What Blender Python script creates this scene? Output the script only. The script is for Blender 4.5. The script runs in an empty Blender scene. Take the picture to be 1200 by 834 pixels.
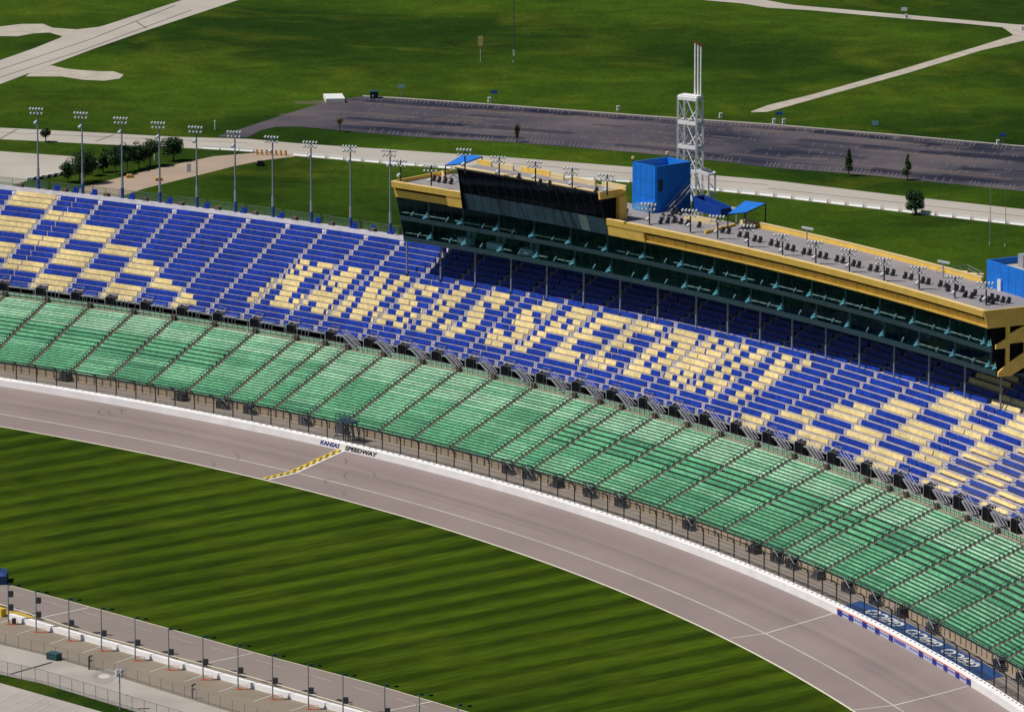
import bpy, math, random
import numpy as np
from mathutils import Vector
R = math.radians
random.seed(7)
sc = bpy.context.scene
COL = sc.collection

# ------------------------------------------------------------------ camera model (long lens from a light aircraft)
PIT, FOC, HGT = R(11.6), 7800.0, 252.0
CP, SP = math.cos(PIT), math.sin(PIT)
def at(px, py, z=0.0):
    """world point seen at photo pixel (px,py) and lying at height z"""
    u = px-600.0; v = 417.0-py
    dx, dy, dz = u, FOC*CP+v*SP, -FOC*SP+v*CP
    t = (z-HGT)/dz
    return (dx*t, dy*t, z)
def projx(P):
    x, y, z = P[:, 0], P[:, 1], P[:, 2]-HGT
    d = y*CP-z*SP
    return x/d*FOC+600.0
def proj(p):
    x, y, z = p[0], p[1], p[2]-HGT
    d = y*CP-z*SP
    return x/d*FOC+600.0, 417.0-(y*SP+z*CP)/d*FOC

# ------------------------------------------------------------------ master curve = back edge of the outer track wall
WALLT = [(0,443),(125,461),(300,495),(450,530),(600,567),(775,623),(900,669),(982,707),(1137,792),(1200,826)]
Q = np.array([at(x, y, 4.2)[:2] for x, y in WALLT])
d_ = Q[-1]-Q[0]; CL = float(np.hypot(*d_)); e_ = d_/CL; m_ = np.array([-e_[1], e_[0]]); o_ = Q[0]
cf = np.polyfit((Q-o_)@e_, (Q-o_)@m_, 3)
us = np.linspace(-130, CL+80, 3000)
PC = o_+us[:, None]*e_+np.polyval(cf, us)[:, None]*m_
TC = np.gradient(PC, axis=0); TC /= np.hypot(*TC.T)[:, None]
NC = np.stack([-TC[:, 1], TC[:, 0]], 1)
SC = np.concatenate([[0], np.cumsum(np.hypot(*np.diff(PC, axis=0).T))])
SC = SC-np.interp(-40, us, SC)
def W(s, n, z):
    x = np.interp(s, SC, PC[:, 0])+n*np.interp(s, SC, NC[:, 0])
    y = np.interp(s, SC, PC[:, 1])+n*np.interp(s, SC, NC[:, 1])
    return (float(x), float(y), z)
def Tdir(s):
    return Vector((float(np.interp(s, SC, TC[:, 0])), float(np.interp(s, SC, TC[:, 1])), 0)).normalized()
def Ndir(s):
    t = Tdir(s); return Vector((-t.y, t.x, 0))
def sx(px, nf, z):
    """arc position at which the line (s, nf(s), z) crosses photo column px"""
    n = np.array([nf(s) for s in SC])
    P = np.c_[PC+n[:, None]*NC, np.full(len(SC), z)]
    return float(np.interp(px, projx(P), SC))
def sn(p):
    p = np.array(p[:2]); k = int(np.argmin(((PC-p)**2).sum(1))); w = p-PC[k]
    return float(SC[k]+w@TC[k]), float(w@NC[k])

# ------------------------------------------------------------------ materials
MATS = {}
def mat(name, c, rough=0.7, var=0.12, scale=0.6, metal=0.0, c2=None, spec=0.4, detail=6.0):
    if name in MATS: return MATS[name]
    m = bpy.data.materials.new(name); m.use_nodes = True
    nt = m.node_tree; b = nt.nodes['Principled BSDF']
    b.inputs['Roughness'].default_value = rough; b.inputs['Metallic'].default_value = metal
    b.inputs['Specular IOR Level'].default_value = spec
    tc = nt.nodes.new('ShaderNodeTexCoord'); no = nt.nodes.new('ShaderNodeTexNoise')
    no.inputs['Scale'].default_value = scale; no.inputs['Detail'].default_value = detail
    nt.links.new(tc.outputs['Object'], no.inputs['Vector'])
    r = nt.nodes.new('ShaderNodeValToRGB')
    lo = [max(0, v*(1-var)) for v in c]; hi = list(c2) if c2 else [v*(1+var) for v in c]
    r.color_ramp.elements[0].position = 0.33; r.color_ramp.elements[1].position = 0.67
    r.color_ramp.elements[0].color = (*lo, 1); r.color_ramp.elements[1].color = (*hi, 1)
    nt.links.new(no.outputs['Fac'], r.inputs['Fac']); nt.links.new(r.outputs['Color'], b.inputs['Base Color'])
    MATS[name] = m; return m

def grass_mat(name, dark, light, dry, s1, s2, stripe=None, wet=None):
    aniso = stripe is not None
    m = bpy.data.materials.new(name); m.use_nodes = True
    nt = m.node_tree; L = nt.links; N = nt.nodes; b = N['Principled BSDF']
    b.inputs['Roughness'].default_value = 0.95; b.inputs['Specular IOR Level'].default_value = 0.05
    tc = N.new('ShaderNodeTexCoord')
    def noise(sc_, det=5, dist=0.0):
        n = N.new('ShaderNodeTexNoise'); n.inputs['Scale'].default_value = sc_; n.inputs['Detail'].default_value = det
        n.inputs['Distortion'].default_value = dist
        if aniso and sc_ > 0.05:
            mp = N.new('ShaderNodeMapping'); mp.vector_type = 'TEXTURE'; mp.inputs['Rotation'].default_value = (0, 0, math.atan2(stripe[1], stripe[0])); mp.inputs['Scale'].default_value = (1, 6, 1)
            L.new(tc.outputs['Object'], mp.inputs['Vector']); L.new(mp.outputs[0], n.inputs['Vector'])
        else: L.new(tc.outputs['Object'], n.inputs['Vector'])
        return n
    def ramp(src, p0, p1, c0, c1):
        r = N.new('ShaderNodeValToRGB'); r.color_ramp.elements[0].position = p0; r.color_ramp.elements[1].position = p1
        r.color_ramp.elements[0].color = (*c0, 1); r.color_ramp.elements[1].color = (*c1, 1); L.new(src, r.inputs['Fac']); return r
    def mix(fac, a, c, typ='MIX'):
        x = N.new('ShaderNodeMix'); x.data_type = 'RGBA'; x.blend_type = typ
        if isinstance(fac, float): x.inputs[0].default_value = fac
        else: L.new(fac, x.inputs[0])
        L.new(a, x.inputs[6]); L.new(c, x.inputs[7]); return x.outputs[2]
    big = ramp(noise(s1, 5, 0.6).outputs['Fac'], 0.38, 0.60, dark, light)
    c = big.outputs['Color']
    if stripe:
        ax, ay, per = stripe
        sep = N.new('ShaderNodeSeparateXYZ'); L.new(tc.outputs['Object'], sep.inputs[0])
        def mth(op, a, bb):
            q = N.new('ShaderNodeMath'); q.operation = op
            for i, v in ((0, a), (1, bb)):
                if v is None: continue
                if isinstance(v, (int, float)): q.inputs[i].default_value = v
                else: L.new(v, q.inputs[i])
            return q.outputs[0]
        d = mth('ADD', mth('MULTIPLY', sep.outputs[0], ax), mth('MULTIPLY', sep.outputs[1], ay))
        wob = mth('MULTIPLY', mth('SUBTRACT', noise(0.02, 2).outputs['Fac'], 0.5), 0.7)
        wob2 = mth('MULTIPLY', mth('SUBTRACT', noise(0.25, 3).outputs['Fac'], 0.5), 1.2)
        d = mth('ADD', mth('ADD', d, wob), wob2)
        w = mth('SINE', mth('MULTIPLY', d, 2*math.pi/per), None)
        w2 = mth('SINE', mth('MULTIPLY', d, 2*math.pi/per*1.93), None)
        w = mth('ADD', w, mth('MULTIPLY', w2, 0.25))
        amp = noise(0.006, 3)
        st = ramp(mth('ADD', mth('MULTIPLY', w, 0.42), 0.5), 0.14, 0.80, (0.50, 0.55, 0.46), (1.16, 1.16, 1.12))
        am = ramp(amp.outputs['Fac'], 0.3, 0.6, (0.75,)*3, (1.0,)*3)
        one = N.new('ShaderNodeRGB'); one.outputs[0].default_value = (1, 1, 1, 1)
        stm = mix(am.outputs['Color'], one.outputs[0], st.outputs['Color'])
        c = mix(1.0, c, stm, 'MULTIPLY')
    dr = noise(s2, 6, 1.2)
    drf = ramp(dr.outputs['Fac'], 0.52, 0.72, (0, 0, 0), (1, 1, 1))
    dc = N.new('ShaderNodeRGB'); dc.outputs[0].default_value = (*dry, 1)
    hf = N.new('ShaderNodeMath'); hf.operation = 'MULTIPLY'; hf.inputs[1].default_value = 0.55; L.new(drf.outputs['Color'], hf.inputs[0])
    c = mix(hf.outputs[0], c, dc.outputs[0])
    fine = ramp(noise(0.9, 6).outputs['Fac'], 0.3, 0.7, ((0.74,)*3), ((1.26,)*3))
    c = mix(1.0, c, fine.outputs['Color'], 'MULTIPLY')
    mid = ramp(noise(0.11, 6, 0.8).outputs['Fac'], 0.32, 0.68, ((0.84, .86, .9) if aniso else (0.80,)*3), ((1.20, 1.12, 1.0) if aniso else (1.2,)*3))
    c = mix(1.0, c, mid.outputs['Color'], 'MULTIPLY')
    L.new(c, b.inputs['Base Color'])
    return m

# ------------------------------------------------------------------ object helpers
def tag(o, label=None, cat=None, group=None, kind=None):
    if label: o['label'] = label
    if cat: o['category'] = cat
    if group: o['group'] = group
    if kind: o['kind'] = kind
    return o
def empty(name, loc, label, cat, group=None, rz=0.0):
    o = bpy.data.objects.new(name, None); COL.objects.link(o); o.location = loc; o.rotation_euler = (0, 0, rz)
    o.empty_display_size = 1
    return tag(o, label, cat, group)
ORD = 'first second third fourth fifth sixth seventh eighth ninth tenth eleventh twelfth thirteenth fourteenth fifteenth sixteenth seventeenth eighteenth nineteenth twentieth'.split()
TENS = {20:'twenty', 30:'thirty', 40:'forty', 50:'fifty', 60:'sixty', 70:'seventy', 80:'eighty', 90:'ninety'}
def ordn(i):
    i += 1
    if i <= 20: return ORD[i-1]
    t = i//10*10
    if i == t: return TENS[t][:-1]+'ieth'
    return TENS[t]+'-'+ORD[i-t-1]

class MB:
    def __init__(self): self.v = []; self.f = []; self.m = []; self.mats = []
    def mi(self, mt):
        if mt not in self.mats: self.mats.append(mt)
        return self.mats.index(mt)
    def poly(self, pts, mt):
        k = len(self.v); self.v += [tuple(p) for p in pts]; self.f.append(tuple(range(k, k+len(pts)))); self.m.append(self.mi(mt))
    def hexa(self, p, mt):
        """8 corners: bottom 0-3 round, top 4-7 round"""
        k = len(self.v); self.v += [tuple(q) for q in p]; i = self.mi(mt)
        for f in ((0,3,2,1),(4,5,6,7),(0,1,5,4),(1,2,6,5),(2,3,7,6),(3,0,4,7)):
            self.f.append(tuple(k+a for a in f)); self.m.append(i)
    def box(self, c, hx, hy, z0, z1, mt, ax=(1, 0), ):
        a = Vector((ax[0], ax[1], 0)).normalized(); b = Vector((-a.y, a.x, 0)); c = Vector((c[0], c[1], 0))
        q = [c-a*hx-b*hy, c+a*hx-b*hy, c+a*hx+b*hy, c-a*hx+b*hy]
        self.hexa([(v.x, v.y, z0) for v in q]+[(v.x, v.y, z1) for v in q], mt)
    def bar(self, p, q, w, mt, h=None):
        p = Vector(p); q = Vector(q); d = (q-p)
        if d.length < 1e-6: return
        d.normalize(); h = h or w
        s = d.cross(Vector((0, 0, 1)));
        if s.length < 1e-3: s = Vector((1, 0, 0))
        s.normalize(); u = s.cross(d).normalized(); s *= w/2; u *= h/2
        self.hexa([p-s-u, p+s-u, p+s+u, p-s+u, q-s-u, q+s-u, q+s+u, q-s+u], mt)
    def tube(self, p, q, r0, r1, mt, n=8):
        p = Vector(p); q = Vector(q); d = (q-p).normalized()
        s = d.cross(Vector((0, 0, 1)));
        if s.length < 1e-3: s = Vector((1, 0, 0))
        s.normalize(); u = s.cross(d)
        k = len(self.v); i = self.mi(mt)
        for c, r in ((p, r0), (q, r1)):
            for j in range(n):
                a = 2*math.pi*j/n; self.v.append(tuple(c+s*math.cos(a)*r+u*math.sin(a)*r))
        for j in range(n):
            self.f.append((k+j, k+(j+1) % n, k+n+(j+1) % n, k+n+j)); self.m.append(i)
        self.f.append(tuple(k+j for j in range(n))); self.m.append(i)
        self.f.append(tuple(k+n+j for j in reversed(range(n)))); self.m.append(i)
    def ext(self, prof, ss, mt, cap=True, nf=None):
        """closed (n,z) profile swept along the arc through the stations ss"""
        k = len(self.v); i = self.mi(mt); m = len(prof)
        for s in ss:
            for n, z in prof:
                self.v.append(W(s, n+(nf(s) if nf else 0), z))
        for a in range(len(ss)-1):
            for j in range(m):
                j2 = (j+1) % m
                self.f.append((k+a*m+j, k+a*m+j2, k+(a+1)*m+j2, k+(a+1)*m+j)); self.m.append(i)
        if cap:
            self.f.append(tuple(k+j for j in range(m))); self.m.append(i)
            self.f.append(tuple(k+(len(ss)-1)*m+j for j in reversed(range(m)))); self.m.append(i)
    def strip(self, a, b, mt):
        """sheet between two point lists"""
        k = len(self.v); i = self.mi(mt)
        for p, q in zip(a, b): self.v += [tuple(p), tuple(q)]
        for j in range(len(a)-1):
            self.f.append((k+2*j, k+2*j+1, k+2*j+3, k+2*j+2)); self.m.append(i)
    def build(self, name, parent=None, smooth=False, origin=None):
        me = bpy.data.meshes.new(name)
        base = Vector(origin) if origin is not None else (Vector(parent.matrix_basis.translation) if parent is not None and parent.type == 'EMPTY' else None)
        vs = self.v
        loc = None
        if parent is not None:
            off = parent_off(parent); rz = parent_rot(parent)
            c, s = math.cos(-rz), math.sin(-rz)
            vs = [((x-off.x)*c-(y-off.y)*s, (x-off.x)*s+(y-off.y)*c, z-off.z) for x, y, z in vs]
        elif origin is not None:
            vs = [(x-origin[0], y-origin[1], z-origin[2]) for x, y, z in vs]; loc = origin
        me.from_pydata(vs, [], self.f)
        for mt in self.mats: me.materials.append(mt)
        me.polygons.foreach_set('material_index', self.m)
        me.update()
        import bmesh
        bm = bmesh.new(); bm.from_mesh(me); bmesh.ops.recalc_face_normals(bm, faces=bm.faces); bm.to_mesh(me); bm.free()
        if smooth: me.polygons.foreach_set('use_smooth', [True]*len(me.polygons))
        o = bpy.data.objects.new(name, me); COL.objects.link(o)
        if parent is not None: o.parent = parent
        if loc is not None: o.location = loc
        return o
def parent_off(p):
    v = Vector((0, 0, 0))
    while p is not None: v += p.location; p = p.parent
    return v
def parent_rot(p):
    while p.parent is not None: p = p.parent
    return p.rotation_euler[2]
def copy_tree(o, parent=None):
    c = o.copy(); COL.objects.link(c); c.parent = parent
    for ch in [x for x in bpy.data.objects if x.parent == o]: copy_tree(ch, c)
    return c
def arange(a, b, step):
    n = max(1, int(math.ceil((b-a)/step))); return [a+(b-a)*i/n for i in range(n+1)]

# ------------------------------------------------------------------ palette
M_asph = mat('track_asphalt', (0.272, 0.220, 0.212), 0.85, 0.07, 0.05, spec=0.2)
M_pit = mat('pit_asphalt', (0.27, 0.225, 0.205), 0.85, 0.06, 0.08, spec=0.2)
M_pitbox = mat('pit_box_concrete', (0.27, 0.225, 0.175), 0.9, 0.10, 0.12, spec=0.2)
M_conc = mat('concrete', (0.42, 0.385, 0.35), 0.9, 0.10, 0.15, spec=0.2)
M_conc2 = mat('pale_concrete', (0.46, 0.42, 0.375), 0.9, 0.09, 0.05, spec=0.2)
M_lot = mat('dark_asphalt', (0.050, 0.052, 0.082), 0.9, 0.25, 0.03, c2=(0.130, 0.112, 0.125), spec=0.15)
M_gravel = mat('gravel', (0.46, 0.42, 0.36), 0.95, 0.12, 0.3, spec=0.1)
M_white = mat('white_paint', (0.80, 0.80, 0.80), 0.6, 0.05, 0.5)
M_wline = mat('worn_white_line', (0.60, 0.56, 0.54), 0.8, 0.12, 0.3)
M_fline = mat('faint_white_line', (0.40, 0.35, 0.33), 0.8, 0.15, 0.4)
M_cline = mat('cream_line', (0.74, 0.70, 0.56), 0.8, 0.08, 0.4)
M_yel = mat('yellow_paint', (0.72, 0.52, 0.05), 0.7, 0.1, 0.5)
M_black = mat('black_paint', (0.015, 0.014, 0.014), 0.7, 0.1, 0.5)
M_wall = mat('white_wall', (0.90, 0.89, 0.91), 0.65, 0.07, 0.35)
M_dark = mat('dark_steel', (0.035, 0.038, 0.045), 0.5, 0.15, 1.0)
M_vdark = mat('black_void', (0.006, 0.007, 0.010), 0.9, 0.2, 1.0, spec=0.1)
M_galv = mat('galvanised_steel', (0.42, 0.44, 0.50), 0.45, 0.12, 1.5, metal=0.3)
M_gpole = mat('grey_pole', (0.26, 0.30, 0.37), 0.5, 0.12, 1.5)
M_alu = mat('aluminium_deck', (0.50, 0.47, 0.56), 0.55, 0.18, 0.8)
M_deckw = mat('pale_parapet', (0.70, 0.68, 0.74), 0.6, 0.1, 0.8)
M_aisle = mat('aisle_steps', (0.50, 0.48, 0.50), 0.7, 0.18, 0.8)
M_gdeck = mat('green_stand_deck', (0.035, 0.075, 0.055), 0.8, 0.15, 0.8)
M_gaisle = mat('brown_aisle', (0.15, 0.13, 0.11), 0.85, 0.18, 0.8)
M_tan = mat('precast_panel', (0.42, 0.33, 0.23), 0.85, 0.10, 0.6)
M_walk = mat('walkway_concrete', (0.28, 0.235, 0.20), 0.9, 0.12, 0.25)
M_con2 = mat('concourse_floor', (0.36, 0.31, 0.24), 0.9, 0.12, 0.4)
M_blue = mat('blue_plastic', (0.008, 0.042, 0.37), 0.45, 0.12, 1.7, spec=0.3)
M_gold = mat('gold_plastic', (0.86, 0.69, 0.33), 0.55, 0.07, 1.7, spec=0.25)
M_fblue = mat('faded_blue_plastic', (0.035, 0.075, 0.36), 0.5, 0.14, 1.7)
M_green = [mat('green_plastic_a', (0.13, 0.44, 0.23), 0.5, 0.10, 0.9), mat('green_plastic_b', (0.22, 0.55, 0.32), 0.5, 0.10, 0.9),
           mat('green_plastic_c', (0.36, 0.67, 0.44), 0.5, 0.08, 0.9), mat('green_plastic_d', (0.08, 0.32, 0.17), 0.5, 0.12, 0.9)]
M_fgold = mat('gold_cladding', (0.88, 0.58, 0.12), 0.5, 0.09, 0.6)
M_cream = mat('cream_coping', (0.78, 0.62, 0.34), 0.6, 0.05, 0.4)
M_roof = mat('grey_roof_membrane', (0.29, 0.27, 0.285), 0.85, 0.10, 0.25)
M_tblue = mat('bright_blue_cladding', (0.01, 0.19, 0.76), 0.5, 0.12, 0.5, spec=0.3)
M_cblue = mat('blue_canopy_fabric', (0.015, 0.19, 0.72), 0.6, 0.08, 0.8)
M_slab = mat('teal_slab_edge', (0.026, 0.062, 0.080), 0.5, 0.1, 0.8)
M_mul = mat('grey_blue_mullion', (0.12, 0.17, 0.19), 0.5, 0.1, 0.8)
M_int = mat('suite_interior', (0.010, 0.020, 0.026), 0.7, 0.3, 0.5)
M_count = mat('pale_counter', (0.42, 0.40, 0.37), 0.5, 0.1, 1.0)
M_lampw = mat('lamp_housing', (0.72, 0.75, 0.80), 0.4, 0.08, 2.0)
M_bark = mat('tree_bark', (0.10, 0.075, 0.055), 0.95, 0.2, 3.0)
M_red = mat('orange_red_plastic', (0.62, 0.12, 0.05), 0.6, 0.1, 1.0)
M_bnav = mat('sign_blue', (0.02, 0.03, 0.30), 0.6, 0.08, 1.0)
M_gpaint = mat('blue_ground_paint', (0.006, 0.070, 0.26), 0.8, 0.12, 0.5)
M_teal = mat('dark_teal_metal', (0.012, 0.07, 0.075), 0.5, 0.15, 1.0)
M_cyan = mat('pale_cyan_fitting', (0.36, 0.68, 0.82), 0.4, 0.1, 1.0)
M_chain = mat('chain_link', (0.30, 0.28, 0.27), 0.6, 0.1, 2.0)
def seatify(m, amt=.16):
    nt = m.node_tree; N = nt.nodes; L = nt.links; b = N['Principled BSDF']; src = b.inputs['Base Color'].links[0].from_socket
    tc = N.new('ShaderNodeTexCoord'); v = N.new('ShaderNodeTexVoronoi'); v.inputs['Scale'].default_value = 1.9; v.inputs['Randomness'].default_value = .6; L.new(tc.outputs['Object'], v.inputs['Vector'])
    n2 = N.new('ShaderNodeTexNoise'); n2.inputs['Scale'].default_value = .12; n2.inputs['Detail'].default_value = 3; L.new(tc.outputs['Object'], n2.inputs['Vector'])
    r = N.new('ShaderNodeValToRGB'); r.color_ramp.elements[0].color = (1-amt,)*3+(1,); r.color_ramp.elements[1].color = (1+amt,)*3+(1,); r.color_ramp.elements[0].position = .2; r.color_ramp.elements[1].position = .8
    sp = N.new('ShaderNodeSeparateColor'); L.new(v.outputs['Color'], sp.inputs[0]); L.new(sp.outputs[0], r.inputs[0])
    r2 = N.new('ShaderNodeValToRGB'); r2.color_ramp.elements[0].color = (.86,)*3+(1,); r2.color_ramp.elements[1].color = (1.14,)*3+(1,); r2.color_ramp.elements[0].position = .35; r2.color_ramp.elements[1].position = .65; L.new(n2.outputs['Fac'], r2.inputs[0])
    cur = src
    for q in (r, r2):
        x = N.new('ShaderNodeMix'); x.data_type = 'RGBA'; x.blend_type = 'MULTIPLY'; x.inputs[0].default_value = 1; L.new(cur, x.inputs[6]); L.new(q.outputs[0], x.inputs[7]); cur = x.outputs[2]
    L.new(cur, b.inputs['Base Color'])
for m_ in (M_blue, M_fblue): seatify(m_, .22)
seatify(M_gold, .10)
for m_ in M_green: seatify(m_, .13)
M_strip = mat('teal_spandrel_glass', (0.030, 0.070, 0.110), 0.3, 0.25, 0.35, spec=0.3)

def glass_mat(name, tint, gl=0.10, a=0.8):
    m = bpy.data.materials.new(name); m.use_nodes = True; nt = m.node_tree; nt.nodes.clear()
    out = nt.nodes.new('ShaderNodeOutputMaterial'); t = nt.nodes.new('ShaderNodeBsdfTransparent'); g = nt.nodes.new('ShaderNodeBsdfGlossy')
    lw0 = nt.nodes.new('ShaderNodeLayerWeight'); lw0.inputs['Blend'].default_value = 0.5; mx = nt.nodes.new('ShaderNodeMixShader')
    p4 = nt.nodes.new('ShaderNodeMath'); p4.operation = 'POWER'; p4.inputs[1].default_value = 4.0; nt.links.new(lw0.outputs['Facing'], p4.inputs[0])
    lw = nt.nodes.new('ShaderNodeMath'); lw.operation = 'MULTIPLY_ADD'; lw.inputs[1].default_value = 0.6; lw.inputs[2].default_value = 0.05; nt.links.new(p4.outputs[0], lw.inputs[0])
    t.inputs[0].default_value = (*tint, 1); g.inputs['Roughness'].default_value = 0.04; g.inputs[0].default_value = (*a, 1)
    nt.links.new(lw.outputs[0], mx.inputs[0]); nt.links.new(t.outputs[0], mx.inputs[1]); nt.links.new(g.outputs[0], mx.inputs[2])
    nt.links.new(mx.outputs[0], out.inputs[0]); return m
M_glass = glass_mat('teal_tinted_glass', (0.66, 0.88, 0.93), a=(.20,.42,.50))
M_glassd = glass_mat('dark_tinted_glass', (0.10, 0.17, 0.26), a=(.16,.22,.34))

def mesh_mat(name, col, dens):
    """woven wire: part see-through"""
    m = bpy.data.materials.new(name); m.use_nodes = True; nt = m.node_tree; nt.nodes.clear()
    out = nt.nodes.new('ShaderNodeOutputMaterial'); t = nt.nodes.new('ShaderNodeBsdfTransparent'); g = nt.nodes.new('ShaderNodeBsdfDiffuse')
    g.inputs[0].default_value = (*col, 1); mx = nt.nodes.new('ShaderNodeMixShader'); mx.inputs[0].default_value = dens
    nt.links.new(t.outputs[0], mx.inputs[1]); nt.links.new(g.outputs[0], mx.inputs[2]); nt.links.new(mx.outputs[0], out.inputs[0]); return m
M_mesh = mesh_mat('fence_mesh', (0.10, 0.10, 0.10), 0.16)
M_mesh2 = mesh_mat('chain_link_mesh', (0.32, 0.30, 0.29), 0.22)
M_mesh3 = mesh_mat('green_rail_mesh', (0.12, 0.20, 0.13), 0.30)

# ================================================================== GROUND
def flat(name, pts, z, mt, kind='structure'):
    b = MB(); b.poly([at(x, y, 0)[:2]+(z,) for x, y in pts], mt)
    o = b.build(name); o['kind'] = kind; return o
def band(name, up, lo, z, mt, n=60):
    """sheet between an upper and a lower traced edge (photo columns shared)"""
    x0 = max(up[0][0], lo[0][0]); x1 = min(up[-1][0], lo[-1][0]); xs = [x0+(x1-x0)*i/n for i in range(n+1)]
    U = [np.interp(x, [p[0] for p in up], [p[1] for p in up]) for x in xs]; Lw = [np.interp(x, [p[0] for p in lo], [p[1] for p in lo]) for x in xs]
    b = MB(); b.strip([at(x, u, 0)[:2]+(z,) for x, u in zip(xs, U)], [at(x, l, 0)[:2]+(z,) for x, l in zip(xs, Lw)], mt)
    o = b.build(name); o['kind'] = 'structure'; return o

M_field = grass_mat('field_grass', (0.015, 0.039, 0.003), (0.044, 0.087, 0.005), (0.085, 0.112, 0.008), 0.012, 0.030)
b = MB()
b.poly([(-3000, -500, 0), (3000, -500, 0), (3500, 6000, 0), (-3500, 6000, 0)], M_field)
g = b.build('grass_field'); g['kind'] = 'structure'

NI = lambda s: -17.55-0.005*s
NW = lambda s: -10.7-0.006*s
ssT = arange(-80, 400, 4)
# infield lawn
p1 = np.array(at(50, 600)[:2]); p2 = np.array(at(350, 548)[:2]); dd = p2-p1; dd /= np.hypot(*dd); nn = np.array([-dd[1], dd[0]])
per = abs((np.array(at(100, 600)[:2])-np.array(at(100, 615.2)[:2]))@nn)
M_lawn = grass_mat('infield_lawn', (0.034, 0.066, 0.003), (0.045, 0.082, 0.004), (0.062, 0.090, 0.005), 0.02, 0.035, stripe=(float(nn[0]), float(nn[1]), float(per)))
PITU = [(-40,673),(0,683),(75,703),(150,723.5),(300,765.3),(435,801),(540,832),(640,862),(760,900)]
b = MB()
inn = [W(s, NI(s), 0.03) for s in ssT]
pu = [at(x, y, 0)[:2]+(0.03,) for x, y in PITU]
b.poly([p for p in inn if True]+[at(1500, 1000)[:2]+(0.03,), at(900, 1000)[:2]+(0.03,)]+pu[::-1]+[at(-120, 655)[:2]+(0.03,)], M_lawn)
o = b.build('infield_lawn'); o['kind'] = 'structure'

# track: apron + banking, one sheet
def tracknz(s, f):  # f 0..1 across
    pass
b = MB()
rows_ = []
for n0, z0 in ((lambda s: NI(s)-0.0, 0.06), (lambda s: NW(s), 0.45), (lambda s: -5.5, 1.85), (lambda s: 0.2, 3.10)):
    rows_.append([W(s, n0(s), z0) for s in ssT])
for a, c in zip(rows_[:-1], rows_[1:]): b.strip(a, c, M_asph)
o = b.build('race_track'); o['kind'] = 'structure'
def trz(s, n):
    return float(np.interp(n, [NI(s), NW(s), -5.5, 0.2], [0.06, 0.45, 1.85, 3.10]))
def tline(name, s0, n0, s1, n1, w, mt, lift=0.02, k=24):
    a, c = [], []
    P0 = Vector(W(s0, n0, 0)); P1 = Vector(W(s1, n1, 0)); d = (P1-P0).normalized(); q = Vector((-d.y, d.x, 0))*w/2
    for i in range(k+1):
        p = P0.lerp(P1, i/k)
        for l, sg in ((a, 1), (c, -1)):
            r = p+q*sg; s_, n_ = sn(r); l.append((r.x, r.y, trz(s_, n_)+lift))
    b = MB(); b.strip(a, c, mt); return b, name
# long painted lines
for nm, nf, w, mt in (('inner_edge_line', lambda s: NI(s)+0.18, 0.34, M_cline), ('apron_line', NW, 0.28, mat('apron_white', (0.50, 0.45, 0.44), .8, .15, .3))):
    b = MB()
    b.strip([W(s, nf(s)-w/2, trz(s, nf(s)-w/2)+0.012) for s in ssT], [W(s, nf(s)+w/2, trz(s, nf(s)+w/2)+0.012) for s in ssT], mt)
    o = b.build(nm); o['kind'] = 'structure'
def cross(pa, pb, w, mt, nm, lift=0.025, z0=0.06, z1=3.0):
    sa, na = sn(at(*pa, z0)); sb, nb = sn(at(*pb, z1))
    b, nm = tline(nm, sa, na, sb, nb, w, mt, lift); o = b.build(nm); o['kind'] = 'structure'
    return (sa, na, sb, nb)
cross((856, 748), (978, 717), 0.32, M_wline, 'box_line')
cross((996, 832), (1135, 802), 0.32, M_wline, 'box_line')
# start/finish line: yellow and black checks with a white edge
sa, na = sn(at(313, 562, 0.06)); sb, nb = sn(at(405, 526.5, 3.0))
P0 = Vector(W(sa, na, 0)); P1 = Vector(W(sb, nb, 0)); d = (P1-P0).normalized(); q = Vector((-d.y, d.x, 0))
if q.x > 0: q = -q
b = MB()
NCH = 24; M_fblk = mat('worn_black_paint', (0.07, 0.06, 0.035), .8, .3, 1)
def gp(f, off, lift):
    r = P0.lerp(P1, f)+q*off; s_, n_ = sn(r); n_ = min(n_, 0.1); return (r.x, r.y, trz(s_, n_)+lift)
for i in range(NCH):
    f0, f1 = i/NCH, (i+1)/NCH
    for j in range(2):
        o0, o1 = 0.0+j*0.62, 0.62+j*0.62
        b.poly([gp(f0, o0, .03), gp(f1, o0, .03), gp(f1, o1, .03), gp(f0, o1, .03)], M_yel if (i//1+j) % 2 else M_fblk)
    b.poly([gp(f0, -0.45, .03), gp(f1, -0.45, .03), gp(f1, -0.02, .03), gp(f0, -0.02, .03)], M_white)
    b.poly([gp(f0, 1.25, .03), gp(f1, 1.25, .03), gp(f1, 1.5, .03), gp(f0, 1.5, .03)], M_yel)
o = b.build('start_finish_line'); o['kind'] = 'structure'

# tyre marks on the track (dark rubber arcs)
M_rub = mesh_mat('tyre_rubber', (0.05, 0.04, 0.045), 0.16)
b = MB()
def arcmark(px, py, rx, a0, a1, w=0.35):
    c = at(px, py, 1.2); s_, n_ = sn(c)
    pts = []
    for i in range(13):
        a = a0+(a1-a0)*i/12; pts.append((s_+rx*math.cos(a), n_+rx*0.7*math.sin(a), ))
    b.strip([W(s, n, trz(s, n)+.02) for s, n in pts], [W(s+w, n+w*.6, trz(s+w, n+w*.6)+.02) for s, n in pts], M_rub)
for px, py, r, a0, a1 in ((420,558,3.2,.3,5.0),(393,560,2.5,2.5,4.5),(385,545,3.5,.2,1.2),(412,572,2,3,5.5),(128,489,2.5,.0,5.0),(137,490,2,1,6),(228,536,4,.1,1.4),(250,530,5,.2,1.3)):
    arcmark(px, py, r, a0, a1)
M_rub2 = mesh_mat('faint_rubber', (0.06, 0.05, 0.055), 0.05)
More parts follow.
